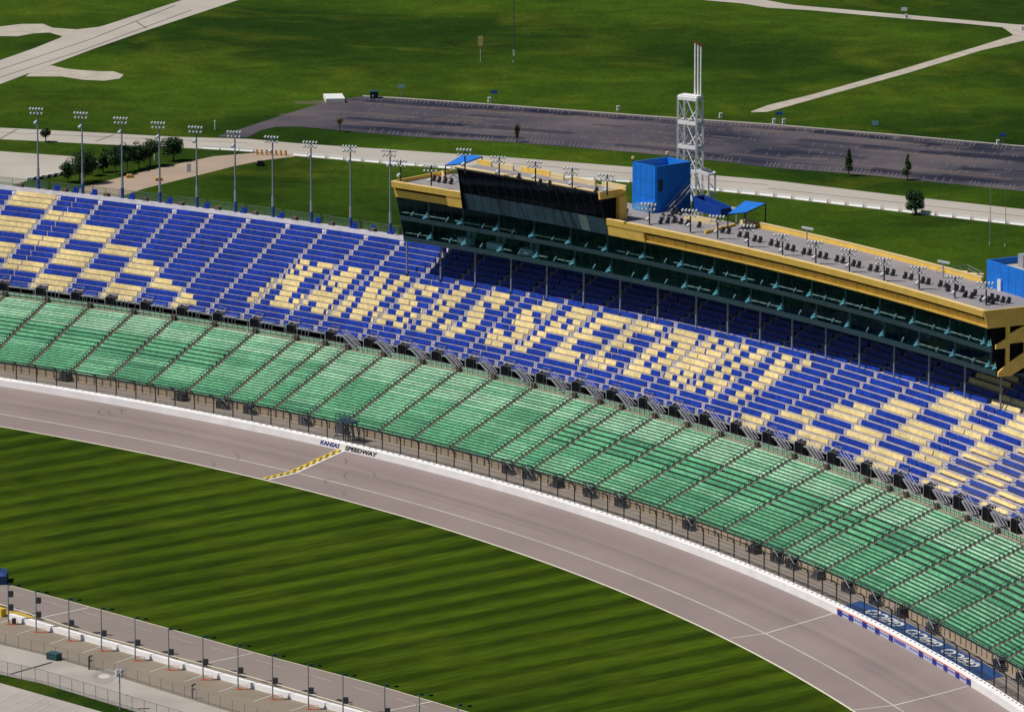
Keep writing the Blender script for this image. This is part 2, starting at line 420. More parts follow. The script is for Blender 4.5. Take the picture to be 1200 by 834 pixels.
for i in range(14):
    s0 = random.uniform(20, 300); n0 = random.uniform(-9.5, -2); L_ = random.uniform(15, 50); w = random.uniform(.2, .5)
    ss = arange(s0, s0+L_, 5); sl = random.uniform(-.03, .03)
    b.strip([W(s, n0+(s-s0)*sl, trz(s, n0+(s-s0)*sl)+.018) for s in ss], [W(s, n0+w+(s-s0)*sl, trz(s, n0+w+(s-s0)*sl)+.018) for s in ss], M_rub2)
o = b.build('tyre_marks'); o['kind'] = 'structure'
b = MB(); M_groove = mesh_mat('rubbered_groove', (0.06, 0.05, 0.055), 0.035); M_seam = mesh_mat('paving_seam', (0.05, 0.045, 0.045), 0.10)
for n0, w, mt, z in ((-9.0, 2.6, M_groove, .008), (-5.4, 1.4, M_groove, .009), (-7.9, .9, M_groove, .0095), (-7.15, .10, M_seam, .014), (-3.6, .10, M_seam, .014), (-14.2, .10, M_seam, .014)):
    b.strip([W(s, n0, trz(s, n0)+z) for s in ssT], [W(s, n0+w, trz(s, n0+w)+z) for s in ssT], mt)
o = b.build('track_seams'); o['kind'] = 'structure'

# pit road and the strips beside it
PITL = [(-40,692),(0,708),(43.5,722),(82,735),(128,748.5),(150,754),(189,765.5),(260,784),(300,795),(407,826),(520,860),(640,895)]
band('pit_road', PITU, PITL, 0.06, M_pit)
def off(l, dy, dx=0): return [(x+dx, y+dy) for x, y in l]
WALLP = [(-60,702),(-20,714),(12,725.5),(150,764.5),(225,785.8),(300,807),(407,836),(520,868),(640,902)]
F1 = [(-60,737),(-20,749),(0,755),(50,767),(125,789),(212,816),(270,834),(400,873)]
F2 = [(-60,772),(-20,784),(0,790),(50,801),(100,816),(140,828),(200,846),(300,877)]
GL = [(-60,782),(-20,793),(0,800),(60,817),(120,834),(200,857),(300,887)]
band('pit_lane_strip', PITL, WALLP, 0.055, M_pitbox)
band('pit_stalls', WALLP, F1, 0.05, M_pitbox)
band('service_road', F1, F2, 0.06, M_conc)
band('infield_parking', GL, off(GL, 130), 0.05, M_conc)
b = MB()
def gline(pa, pb, w, mt, z=0.085, bb=None):
    P0 = Vector(at(*pa)); P1 = Vector(at(*pb)); d = (P1-P0).normalized(); q = Vector((-d.y, d.x, 0))*w/2
    bb.poly([(P0+q).to_tuple()[:2]+(z,), (P1+q).to_tuple()[:2]+(z,), (P1-q).to_tuple()[:2]+(z,), (P0-q).to_tuple()[:2]+(z,)], mt)
for p, q_ in (((50,723.5),(104,712)),((245,776.5),(296,765.5)),((455,833),(506,822))): gline(p, q_, .34, M_wline, bb=b)
for p, q_ in (((0,691),(27.5,698)),((50,703.5),(79,712)),((96,716.5),(127.5,726)),((145,730.5),(177.5,740)),((195,744.8),(230,755)),((246,758.5),(279,767.8)),((300,773.5),(335,783.5)),((354,788.5),(390,798.5)),((409,803.5),(445,814)),((464,818.5),(502,829.8))):
    gline(p, q_, .24, M_fline, bb=b)
for i in range(len(PITL)-2): gline(PITL[i], PITL[i+1], .32, M_cline, z=0.09, bb=b)
for i in range(len(PITU)-2): gline(PITU[i], PITU[i+1], .22, M_cline, z=0.095, bb=b)
poleX = [10, 42.5, 81, 119, 158.5, 197.8, 238, 279]
wy = lambda x: float(np.interp(x, [p[0] for p in WALLP], [p[1] for p in WALLP]))
f1y = lambda x: float(np.interp(x, [p[0] for p in F1], [p[1] for p in F1]))
allp = [10-33]+poleX+[320, 362, 402, 452]
for x in allp: gline((x-1, wy(x-1)+2.5), (x-22.5, wy(x)+9.5), .22, M_wline, bb=b)
gline((12, 790), (61, 776), .5, M_dark, bb=b)
for i in range(12):
    x = -20+i*14; gline((x, 801+(x)*.283+3), (x-26, 801+(x)*.283+17), .18, M_wline, z=.08, bb=b)
o = b.build('painted_lines'); o['kind'] = 'structure'
flat('yellow_pit_paint', [(0,715.2),(12,716),(26,718),(40,723.3),(30,725.2),(12,722.5),(0,720.5)], 0.10, mat('worn_yellow', (0.50, 0.33, 0.06), .8, .2, .4))
# shadows of the pole lamps, painted as dark marks in the pit lane
b = MB(); M_pshadow = mesh_mat('painted_lamp_shadow', (0.02, 0.018, 0.02), 0.5)
for i, x in enumerate(allp[1:]):
    y0 = wy(x)-11.5
    for dx, dy, L_, w in ((-9, -1, 7, 1.1), (-4, -2.6, 6, .6), (4, -1.6, 7, .8), (1, 1.8, 10, .9)):
        jx = random.uniform(-2, 2); gline((x+dx+jx, y0+dy+dx*.27), (x+dx+L_+jx, y0+dy+(dx+L_)*.27+random.uniform(-1.5, 1)), w, M_pshadow, z=0.075, bb=b)
o = b.build('pit_shadow_marks'); o['kind'] = 'structure'
b = MB(); c = at(122, 792.5)
b.poly([(c[0]+1.9*math.cos(a), c[1]+4.5*math.sin(a), .075) for a in [i*math.pi/8 for i in range(16)]], mat('stained_concrete', (0.34,0.31,0.285), .9, .1, .4))
b.poly([(c[0]+.9*math.cos(a), c[1]+1.4*math.sin(a), .085) for a in [i*math.pi/8 for i in range(16)]], M_wline)
o = b.build('road_patch'); o['kind'] = 'structure'

# beyond the grandstand
band('perimeter_road', [(-60,147),(0,150),(100,155),(200,160.5),(290,163),(350,168.5),(450,175),(600,185),(740,196),(832,205.5),(900,211),(1050,229),(1200,245.5),(1270,254)],
     [(-60,160),(0,163.5),(100,168.5),(170,172),(270,176),(300,178.5),(345,183),(455,192.5),(600,204),(740,214),(900,230.5),(1050,248),(1200,265),(1270,273)], 0.05, M_conc2)
band('pale_lot', [(-60,174),(0,177.5),(78,183),(110,186),(121,193)], [(-60,238),(0,222),(30,212.5),(75,204),(100,198),(121,194)], 0.04, M_conc2)
band('access_path', [(60,235),(100,219),(130,211),(160,203.5),(210,192),(250,183.5),(300,179.5),(345,181)], [(60,262),(100,246),(135,233),(170,221),(230,206.5),(275,195),(310,188),(345,184)], 0.06, mat('tan_path', (0.40,0.31,0.235), .9, .08, .1))
band('parking_lot', [(256,159.5),(282,151.5),(300,145.5),(340,132.5),(385,119),(425,113),(470,115.5),(600,124.5),(760,136.5),(900,146),(1050,158.5),(1200,172),(1270,179)],
     [(256,160.5),(293,161.5),(298,155.5),(318,149.2),(350,148.5),(407,154),(480,160.5),(600,167),(750,179.5),(822,187),(900,196.5),(1025,206),(1062,210.5),(1200,224.5),(1270,232)], 0.05, M_lot)
UP = [(-30,80),(0,71),(40,57),(70,45),(95,36),(120,31),(215,0),(290,-26)]
band('airstrip_road', UP, [(-30,112),(0,99),(65,74.5),(110,57.5),(175,35),(290,-3)], 0.05, M_conc2)
flat('gravel_spur', [(30,90),(40,82),(60,77),(76,80.5),(95,82.5),(118,84),(133,84),(145,88),(140,92.5),(122,95),(98,94),(72,90)], 0.045, M_gravel)
flat('gravel_spur', [(-20,33),(0,31.5),(25,28.5),(50,28.3),(62,33),(90,34.8),(125,31),(60,52),(73,43),(58,38.5),(40,39.5),(20,43),(-20,42.5)], 0.04, M_gravel)
band('gravel_path', [(880,131),(900,123.5),(950,111.5),(1050,83.5),(1150,53.5),(1195,39.5),(1260,22)], [(880,132),(900,131.5),(957,115.5),(1062,86.5),(1150,59.5),(1200,48),(1260,33)], 0.05, M_gravel)
band('gravel_path', [(790,-4),(870,-6),(900,1),(927,6),(1025,14.5),(1110,22),(1190,29),(1260,33)], [(790,-2.5),(870,4.5),(900,9.5),(950,12.5),(1050,21.5),(1130,28),(1180,33),(1260,43)], 0.045, M_conc2)
flat('gravel_apron', [(1172,31),(1200,35),(1200,43),(1188,42),(1180,36)], 0.06, M_gravel)
# lot markings: dark sealed bays and rows of faint stripes
b = MB()
LU = [(425,113),(470,115.5),(600,124.5),(760,136.5),(900,146),(1050,158.5),(1200,172)]
LD = [(407,154),(480,160.5),(600,167),(750,179.5),(822,187),(900,196.5),(1025,206),(1062,210.5),(1200,224.5)]
yu = lambda x: float(np.interp(x, [p[0] for p in LU], [p[1] for p in LU])); yl = lambda x: float(np.interp(x, [p[0] for p in LD], [p[1] for p in LD]))
M_seal = mesh_mat('sealed_asphalt', (0.03, 0.035, 0.07), 0.30); M_seal2 = mesh_mat('worn_asphalt', (0.27, 0.21, 0.20), 0.26)
M_bay = mesh_mat('faded_bay_line', (0.36, 0.34, 0.37), 0.30)
def lotpt(x, f): return at(x, yu(x)+(yl(x)-yu(x))*f)[:2]
for i in range(70):
    x = random.uniform(400, 1150); f = random.choice((.08, .10, .14, .32, .62, .84, .88))+random.uniform(-.03, .03); L_ = random.uniform(30, 150); h = random.uniform(.03, .10)
    b.poly([lotpt(x, f-h/2)+(.066+i*1e-5,), lotpt(x+L_, f-h/2+.02)+(.066+i*1e-5,), lotpt(x+L_-8, f+h/2)+(.066+i*1e-5,), lotpt(x-8, f+h/2)+(.066+i*1e-5,)], M_seal)
for i in range(70):
    x = random.uniform(330, 1150); f = random.choice((.18, .42, .5, .74))+random.uniform(-.04, .04); L_ = random.uniform(20, 80); h = random.uniform(.02, .06)
    b.poly([lotpt(x, f-h/2)+(.07+i*1e-4,), lotpt(x+L_, f-h/2)+(.07+i*1e-4,), lotpt(x+L_-6, f+h/2)+(.07+i*1e-4,), lotpt(x-6, f+h/2)+(.07+i*1e-4,)], M_seal2)
for f in (.05, .22, .38, .56, .70, .93):
    for x in np.arange(430, 1196, 4.6):
        if random.random() < (.6 if f in (.05, .93) else .35):
            gl = .055 if f in (.05, .93) else .035
            p = lotpt(x, f-gl); q_ = lotpt(x-3.2, f+gl)
            b.poly([p+(.08,), (p[0]+.22, p[1], .08), (q_[0]+.22, q_[1], .08), q_+(.08,)], M_bay)
o = b.build('lot_markings'); o['kind'] = 'structure'
b = MB()
pts = [(x, yu(x)-.2) for x in range(425, 1216, 10)]
b.strip([at(x, y-.6)[:2]+(.07,) for x, y in pts], [at(x, y+.5)[:2]+(.07,) for x, y in pts], M_conc)
o = b.build('lot_kerb'); o['kind'] = 'structure'
b = MB()
for (xa, ya, xb, yb) in ((0,82,110,45),(110,45,205,7),(0,91,95,60),(95,60,225,12),(112,166,134,158),(20,152,0,163),(0,155.5,290,168),(900,221,1200,254),(600,192,900,217),(160,26,172,34)):
    gline((xa, ya), (xb, yb), .5, mesh_mat('road_joint', (.1, .09, .09), .45) if 'road_joint' not in bpy.data.materials else bpy.data.materials['road_joint'], z=.075, bb=b)
o = b.build('road_joints'); o['kind'] = 'structure'

# ================================================================== OUTER WALL, FENCE
SV0, SV1 = -20, 345
GEO = {}
bw = empty('track_wall', W(150, -0.4, 3.0), 'long curved white racing wall with dark gaps along its top, below the catch fence', 'wall')
b = MB(); b.ext([(-0.95, 2.85), (-0.95, 4.05), (0.35, 4.18), (0.35, 2.85)], arange(SV0, SV1, 3), M_wall); b.build('wall_body', bw)
b = MB()
for s in np.arange(SV0, SV1, 1.55):
    w = .5 if s > 105 else .3
    b.ext([(-0.12, 4.10), (-0.12, 4.17), (0.08, 4.19), (0.08, 4.12)], [s, s+w], M_dark if s > 100 else M_galv)
o = b.build('foam_gaps', bw); o['kind'] = 'stuff'
# banner on the wall between the two box lines
nfw = lambda s: -0.97
sb0, sb1 = sx(981, nfw, 3.6), sx(1137, nfw, 3.6)
b = MB(); b.ext([(-1.02, 2.98), (-1.02, 3.86), (-0.96, 3.86), (-0.96, 2.98)], arange(sb0, sb1, 2), mat('banner_white', (.55, .58, .78), .6, .08, .6))
bn = b.build('banner', bw)
b = MB(); b.ext([(-1.04, 3.86), (-1.04, 4.00), (-0.55, 4.085), (-0.55, 3.86)], arange(sb0, sb1, 2), mat('banner_orange', (.78, .25, .14), .6, .15, .6)); b.build('orange_stripe', bn)
M_bl2 = mat('banner_letter', (.06, .07, .42), .6, .1, 1)
b = MB()
for x in (983, 996, 1012, 1027, 1043, 1078, 1094, 1107, 1121, 1134):
    s0 = sx(x, nfw, 3.5); b.ext([(-1.05, 2.99), (-1.05, 3.84), (-1.015, 3.84), (-1.015, 2.99)], [s0-.35, s0+1.25], M_bnav)
b.build('blue_blocks', bn)
b = MB()
def strokes(x0, x1, n, h0, h1, w):
    for i in range(n):
        s0 = sx(x0+(x1-x0)*(i+.5)/n, nfw, 3.5); b.ext([(-1.05, h0), (-1.05, h1), (-1.015, h1), (-1.015, h0)], [s0-w, s0+w], M_bl2)
for a, c in zip((983, 996, 1012, 1027, 1078, 1094, 1107, 1121), (996, 1012, 1027, 1043, 1094, 1107, 1121, 1134)): strokes(a+4, c-1.5, 5, 3.3, 3.6, .16)
strokes(1048, 1062, 8, 3.15, 3.72, .2); strokes(1066, 1076, 5, 3.3, 3.6, .16)
b.build('lettering', bn)

def text_mesh(txt, bold=0.0, shear=0.0):
    cu = bpy.data.curves.new('t', 'FONT'); cu.body = txt; cu.size = 1.0; cu.offset = bold; cu.shear = shear; cu.resolution_u = 2
    o = bpy.data.objects.new('t', cu); COL.objects.link(o)
    dg = bpy.context.evaluated_depsgraph_get(); dg.update()
    me = bpy.data.meshes.new_from_object(o.evaluated_get(dg)); 
    vs = np.array([v.co[:2] for v in me.vertices]); fs = [tuple(p.vertices) for p in me.polygons]
    bpy.data.objects.remove(o); bpy.data.curves.remove(cu); bpy.data.meshes.remove(me)
    vs -= vs.min(0); vs /= vs.max(0); return vs, fs
def wall_text(txt, x0, x1, z0, z1, mt, nm):
    vs, fs = text_mesh(txt, 0.035, 0.35); s0, s1 = sx(x0, nfw, 3.5), sx(x1, nfw, 3.5)
    b = MB(); b.v = [W(s0+(s1-s0)*u, -1.0, z0+(z1-z0)*v) for u, v in vs]; b.f = fs; b.mi(mt); b.m = [0]*len(fs)
    b.build(nm, bw)
wall_text('KANSAS', 375, 398.5, 3.12, 3.92, mat('letter_blue', (.02, .03, .25), .6, .1, 1), 'painted_word')
wall_text('SPEEDWAY', 404, 442.5, 3.12, 3.92, M_black, 'painted_word')

# apron behind the wall
b = MB(); b.strip([W(s, 0.33, 3.80) for s in arange(SV0, SV1, 3)], [W(s, 6.9, 3.95) for s in arange(SV0, SV1, 3)], M_walk)
b.strip([W(s, 0.34, 2.2) for s in arange(SV0, SV1, 3)], [W(s, 0.34, 3.80) for s in arange(SV0, SV1, 3)], M_walk)
o = b.build('spectator_apron'); o['kind'] = 'structure'
b = MB(); s0, s1 = sx(993, lambda s: 1.5, 3.85), sx(1155, lambda s: 1.0, 3.85)
ss = arange(s0, s1, 2)
b.strip([W(s, .45, 3.835) for s in ss], [W(s-1.5, 4.7, 3.93) for s in ss], M_gpaint)
vs, fs = text_mesh('GEICO', 0.03, 0.0)
k = 0
for x0, x1 in ((1012, 1049), (1058, 1094), (1101, 1137)):
    sa, sb = sx(x0, lambda s: 1.9, 3.9), sx(x1, lambda s: 1.9, 3.9)
    k = len(b.v); i = b.mi(M_white)
    b.v += [W(sb-(sb-sa)*u, 4.1-2.6*v, 3.965) for u, v in vs]
    for f in fs: b.f.append(tuple(k+a for a in f)); b.m.append(i)
o = b.build('painted_ground_sign'); o['kind'] = 'structure'

cf_ = empty('catch_fence', W(150, .6, 3.9), 'long dark steel catch fence with curved tops standing behind the white racing wall', 'fence')
fs_ = np.arange(8, SV1, 4.75)
for i, s in enumerate(fs_):
    b = MB(); pr = [(0.62, 3.8), (0.62, 6.6), (0.45, 7.1), (0.05, 7.45), (-0.5, 7.6)]
    for a, c in zip(pr[:-1], pr[1:]): b.bar(W(s, *a), W(s, *c), .20, M_dark)
    b.build('fence_post', cf_)
b = MB(); sss = arange(8, SV1, 2.4)
for n, z in ((.6, 4.6), (.6, 5.3), (.6, 6.0), (.58, 6.6), (.4, 7.1), (0, 7.45), (-.5, 7.6)):
    for a, c in zip(sss[:-1], sss[1:]): b.bar(W(a, n, z), W(c, n, z), .045, M_dark)
b.build('fence_cable', cf_)
b = MB()
for z0, n0, z1, n1 in ((3.9, .58, 6.6, .58), (6.6, .58, 7.1, .4), (7.1, .4, 7.5, -.1)):
    b.strip([W(s, n0, z0) for s in sss], [W(s, n1, z1) for s in sss], M_mesh)
b.build('fence_mesh', cf_)

# ================================================================== LOWER GREEN GRANDSTAND
GX = [-15, 33, 82, 127, 172.5, 218, 264, 296, 321, 361, 404, 444, 483, 527, 572, 600, 624, 660, 696, 732.5, 772, 812.5, 848, 892, 916, 934, 967, 999.5, 1032, 1064.5, 1099, 1132, 1158.7, 1178, 1205]
GNB = lambda s: 6.7
GNT = lambda s: 24.0+0.011*s
GZB, GZT, GR = 5.25, 13.2, 26
gs = [sx(x, GNB, GZB) for x in GX]
gs = [gs[0]-9.3*2, gs[0]-9.3]+gs+[gs[-1]+9.3, gs[-1]+18.6]
gst = empty('lower_grandstand', W(150, 7, 3.9), 'low curved grandstand of green bench rows right behind the racing wall and catch fence', 'grandstand')
rz = (GZT-GZB)/GR
for k, (a, c) in enumerate(zip(gs[:-1], gs[1:])):
    sm = (a+c)/2; nb_, nt_ = GNB(sm), GNT(sm); tr = (nt_-nb_)/GR
    hw = 0.45; s0, s1 = a+hw, c-hw
    sec = MB(); prev = None
    # deck: stepped
    prof = []
    for r in range(GR):
        prof += [(nb_+r*tr, GZB+r*rz), (nb_+(r+1)*tr, GZB+r*rz)]
    prof.append((nt_+.3, GZT))
    sec.strip([W(s0, n, z-.05) for n, z in prof], [W(s1, n, z-.05) for n, z in prof], M_gdeck)
    so = sec.build('seating_section', gst)
    xm = sx  # noqa
    seats = MB()
    px = proj(W(sm, (nb_+nt_)/2, 9))[0]
    wide = not (262 < px < 640)
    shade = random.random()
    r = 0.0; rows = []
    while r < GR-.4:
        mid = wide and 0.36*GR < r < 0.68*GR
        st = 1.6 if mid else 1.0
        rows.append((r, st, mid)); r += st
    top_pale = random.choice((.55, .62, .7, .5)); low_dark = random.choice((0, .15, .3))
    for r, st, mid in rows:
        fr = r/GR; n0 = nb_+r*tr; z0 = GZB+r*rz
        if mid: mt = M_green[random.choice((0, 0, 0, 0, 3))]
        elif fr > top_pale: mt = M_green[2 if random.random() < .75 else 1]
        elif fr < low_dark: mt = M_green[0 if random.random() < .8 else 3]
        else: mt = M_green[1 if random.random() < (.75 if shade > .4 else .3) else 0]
        h = .26*st if mid else .235
        pr = [(n0+.16, z0+.05), (n0+.16+h*.5, z0+.12+h), (n0+.26+h*.5, z0+.12+h), (n0+.34, z0+.05)]
        mids = [s0, (s0+s1)/2, s1]
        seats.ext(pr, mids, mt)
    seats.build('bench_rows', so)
    # aisle on the left side of the section with a dark handrail
    ais = MB(); pr = []
    for r in range(GR*2):
        pr += [(nb_+r*tr/2, GZB+r*rz/2), (nb_+(r+1)*tr/2, GZB+r*rz/2)]
    ais.strip([W(a-hw, n, z+.02) for n, z in pr], [W(a+hw, n, z+.02) for n, z in pr], M_gaisle)
    ai = ais.build('aisle_steps', so)
    hr = MB()
    for q in range(9):
        f0, f1 = q/9, (q+1)/9+.002
        p0 = (a-.05, nb_+f0*(nt_-nb_), GZB+f0*(GZT-GZB)+.95); p1 = (a-.05, nb_+f1*(nt_-nb_), GZB+f1*(GZT-GZB)+.95)
        hr.bar(W(*p0), W(*p1), .07, M_dark)
        for p in (p0, p1): hr.bar(W(p[0], p[1], p[2]-.95), W(*p), .05, M_dark)
    hr.build('handrail', ai)
ssG = arange(gs[0], gs[-1], 2.5)
b = MB(); b.ext([(6.35, 3.6), (6.35, GZB+.05), (6.62, GZB+.12), (6.62, 3.6)], ssG, M_tan); rw = b.build('front_wall', gst)
b = MB()
for s in np.arange(gs[0], gs[-1], 1.9):
    b.ext([(6.28, 3.85), (6.28, GZB-.1), (6.36, GZB-.1), (6.36, 3.85)], [s, s+.16+random.random()*.15], M_gaisle if random.random() < .7 else M_dark)
o = b.build('panel_joint', gst); o['kind'] = 'stuff'
b = MB()
for a, c in zip(ssG[:-1], ssG[1:]):
    b.bar(W(a, 6.4, GZB+.55), W(c, 6.4, GZB+.55), .12, M_dark); b.bar(W(a, 6.4, GZB+.12), W(c, 6.4, GZB+.12), .22, M_dark)
for s in ssG: b.bar(W(s, 6.4, GZB), W(s, 6.4, GZB+.55), .08, M_dark)
b.build('front_rail', gst)
# entry stairs from the apron at most aisles
M_stair = mat('stair_steel', (0.10, 0.105, 0.125), .6, .25, 1.2)
for k, s in enumerate(gs[1:-1]):
    if k % 9 == 5 or random.random() < .3: continue
    b = MB(); dr = 1 if k % 3 else -1
    for q in range(6):
        z1 = 4.1+q*.24; b.ext([(5.0, 3.85), (5.0, z1), (6.25, z1), (6.25, 3.85)], sorted([s+dr*(2.0-q*.35), s+dr*(2.0-(q+1)*.35)]), M_stair)
    b.ext([(5.0, 3.85), (5.0, 5.35), (6.25, 5.35), (6.25, 3.85)], [s-.7, s+.7], M_dark if random.random() < .6 else M_stair)
    for nn_ in (4.95, 6.2):
        b.bar(W(s+dr*2.2, nn_, 4.9), W(s+dr*.3, nn_, 6.2), .10, M_galv if nn_ < 5.5 else M_dark); b.bar(W(s+dr*.3, nn_, 6.2), W(s-dr*.7, nn_, 6.2), .10, M_dark)
        for qq in (2.0, 1.2, .3, -.6): b.bar(W(s+dr*qq, nn_, 3.9), W(s+dr*qq, nn_, 6.1-max(0, qq-.3)*.65), .07, M_dark)
    b.build('entry_stairs', gst)
# concourse behind the green rows
GN2 = lambda s: GNT(s)
b = MB(); b.ext([(.2, 12.6), (.2, 13.25), (6.5, 13.25), (6.5, 12.6)], ssG, M_con2, nf=GN2); b.build('concourse_floor', gst)
b = MB(); b.ext([(.85, 13.26), (.75, 13.9), (.9, 13.95), (1.05, 13.3)], ssG, M_green[2], nf=GN2); b.build('upper_bench_row', gst)
b = MB()
for i, (a, c) in enumerate(zip(ssG[:-1], ssG[1:])):
    for z in (14.25, 13.8): b.bar(W(a, GN2(a)+.5, z), W(c, GN2(c)+.5, z), .06, M_galv)
for s in np.arange(gs[0], gs[-1], 1.25): b.bar(W(s, GN2(s)+.5, 13.2), W(s, GN2(s)+.5, 14.3), .10, mat('rusty_post', (.17, .10, .08), .8, .2, 1))
o = b.build('concourse_rail', gst)
for s in gs:
    b = MB(); b.box(W(s, GN2(s)+.4, 0), .45, .3, 13.1, 14.1, mat('brown_gate', (.13, .10, .09), .8, .2, 1), Tdir(s))
    b.build('aisle_gate', gst)

# ================================================================== UPPER BLUE AND GOLD GRANDSTAND
BNB = lambda s: 25.67+0.0161*s
BNT = lambda s: 48.78+0.0311*s
BZB, BZT, BR = 15.04, 28.10, 18
brz = (BZT-BZB)/BR
def brow(r, s): return BNB(s)+(BNT(s)-BNB(s))*r/BR, BZB+brz*r      # r = 0 bottom
def rown(r): return (lambda s: brow(r, s)[0]+.40), BZB+brz*r+.58
ax_t = [(20), (72), (121), (166), (208), (251), (294.5), (341), (384), (433), (475)]
nf17, z17 = (lambda s: BNT(s)), BZT
bs = [sx(x, nf17, z17) for x in ax_t]
print('top aisles', [round(v, 1) for v in bs])
nfA = lambda s: brow(13.0, s)[0]; zA = BZB+13.0*brz
axm = [500, 540, 583, 623, 668, 709, 755, 797, 841, 877, 916, 952.7, 993.5, 1032, 1074, 1113.7, 1158]
bm_ = [sx(x, nfA, zA) for x in axm]
print('mid aisles', [round(v, 1) for v in bm_])
bs = [bs[0]-17.2, bs[0]-8.6]+bs+bm_
while bs[-1] < 318: bs.append(bs[-1]+8.5)
print('bs', [round(v, 1) for v in bs])
# seat writing: gold runs measured row by row (row 0 = seventh from the top), photo crops: (x0, scale)
RUNS = {}
def runs(row, x0, sc_, lst):
    RUNS.setdefault(row, []); nf, z = rown(11-row-0.0)
    for a, c in lst:
        s0, s1 = sx(x0+a/sc_, nf, z), sx(x0+c/sc_, nf, z); RUNS[row].append((s0-.12, s1+.12))
A_, B_, C_, D_ = (280, 7.94), (400, 7.94), (530, 7.94), (660, 7.94); E_ = (780, 6.617)
runs(0, *A_, [(575,655),(740,872)]); runs(1, *A_, [(535,592),(648,778)]); runs(2, *A_, [(485,508),(570,684)]); runs(3, *A_, [(440,607),(838,892),(928,1008)])
runs(4, *A_, [(310,392),(412,562),(770,805),(882,962)]); runs(5, *A_, [(268,342),(412,542),(690,922),(1003,1078)]); runs(6, *A_, [(203,282),(388,492),(588,684),(690,877),(943,1043)])
runs(7, *A_, [(128,238),(343,462),(513,642),(728,832),(878,992)]); runs(8, *A_, [(88,198),(298,442),(453,562),(683,788),(823,947)])
runs(0, *B_, [(73,187),(362,442),(555,637)]); runs(1, *B_, [(0,142),(308,412),(498,582),(683,902)]); runs(2, *B_, [(-90,97),(273,382),(438,522),(597,682),(758,843)])
runs(3, *B_, [(0,57),(233,338),(383,473),(553,692)]); runs(4, *B_, [(208,318),(343,407),(498,707)]); runs(5, *B_, [(48,127),(188,352),(553,652)])
runs(6, *B_, [(0,77),(158,303),(345,388),(518,582)]); runs(7, *B_, [(-80,32),(113,247),(300,512),(583,625)]); runs(8, *B_, [(88,192),(288,412),(493,578),(703,788)])
runs(2, *B_, [(933,1022)]); runs(1, *B_, [(1043,1158)]); runs(2, *B_, [(1038,1112)]); runs(3, *B_, [(878,937),(988,1058)]); runs(4, *B_, [(808,862),(918,1003)]); runs(5, *B_, [(753,797),(858,947)])
runs(6, *B_, [(655,892),(978,1022)]); runs(7, *B_, [(753,842),(923,1152)]); runs(8, *B_, [(943,1052)])
runs(0, *C_, [(78,182),(373,533),(848,1000)]); runs(1, *C_, [(8,122),(283,493),(748,940)]); runs(2, *C_, [(0,72),(233,287),(373,443),(653,743),(838,872)])
runs(3, *C_, [(0,22),(178,303),(603,757),(923,1012),(1083,1155)]); runs(2, *C_, [(993,1062),(1133,1180)]); runs(1, *C_, [(1063,1190)]); runs(4, *C_, [(123,293),(563,775),(873,1105)])
runs(5, *C_, [(143,263),(598,715),(798,872),(1083,1157)]); runs(6, *C_, [(103,213),(388,477),(563,684),(733,817),(1008,1107)]); runs(7, *C_, [(0,122),(333,585),(673,747),(948,1190)])
runs(8, *C_, [(313,473),(583,692),(908,1142)])
runs(0, *D_, [(88,283),(378,928),(1043,1150)]); runs(1, *D_, [(33,218),(308,558),(603,853),(988,1190)]); runs(2, *D_, [(103,193),(253,343),(548,643),(913,1002),(1078,1185)])
runs(3, *D_, [(53,122),(183,273),(493,588),(838,947),(1043,1145)]); runs(4, *D_, [(0,77),(108,363),(453,658),(783,877),(973,1082)]); runs(5, *D_, [(53,127),(393,437),(733,807),(893,987)])
runs(6, *D_, [(0,77),(318,387),(668,752),(833,917)]); runs(7, *D_, [(0,162),(218,493),(618,817)]); runs(8, *D_, [(0,102),(163,200),(233,403),(568,722)])
runs(0, *E_, [(68,253),(333,407),(463,533),(588,643),(718,792),(908,982),(1048,1127)]); runs(1, *E_, [(28,232),(278,352),(398,473),(523,577),(658,748),(853,927),(983,1052)])
runs(2, *E_, [(0,37),(103,192),(228,303),(323,433),(458,527),(593,698),(813,935)]); runs(3, *E_, [(73,137),(178,242),(258,452),(518,577),(773,885)])
runs(4, *E_, [(18,103),(113,187),(193,242),(248,387),(443,512),(733,833)]); runs(5, *E_, [(0,47),(68,182),(198,292),(383,447),(513,545),(678,778)])
runs(6, *E_, [(8,112),(148,217),(313,478),(613,687)]); runs(7, *E_, [(0,52),(98,167),(243,287),(378,442),(553,622)]); runs(8, *E_, [(43,102),(163,232),(323,378),(498,562)])
def merge(l):
    l = sorted(l); o = []
    for a, c in l:
        if o and a <= o[-1][1]+.05: o[-1][1] = max(o[-1][1], c)
        else: o.append([a, c])
    return o
for k in RUNS: RUNS[k] = merge(RUNS[k])
ust = empty('upper_grandstand', W(150, 30, 13), 'steep upper grandstand of blue and gold bench rows, partly under the press box', 'grandstand')
BLK = [0]*3+[1]*2+[0]*3+[1]*2+[0]*3+[1]*2+[0]*3
i0 = 2   # index of the section between photo columns 20 and 72 (gold on top)
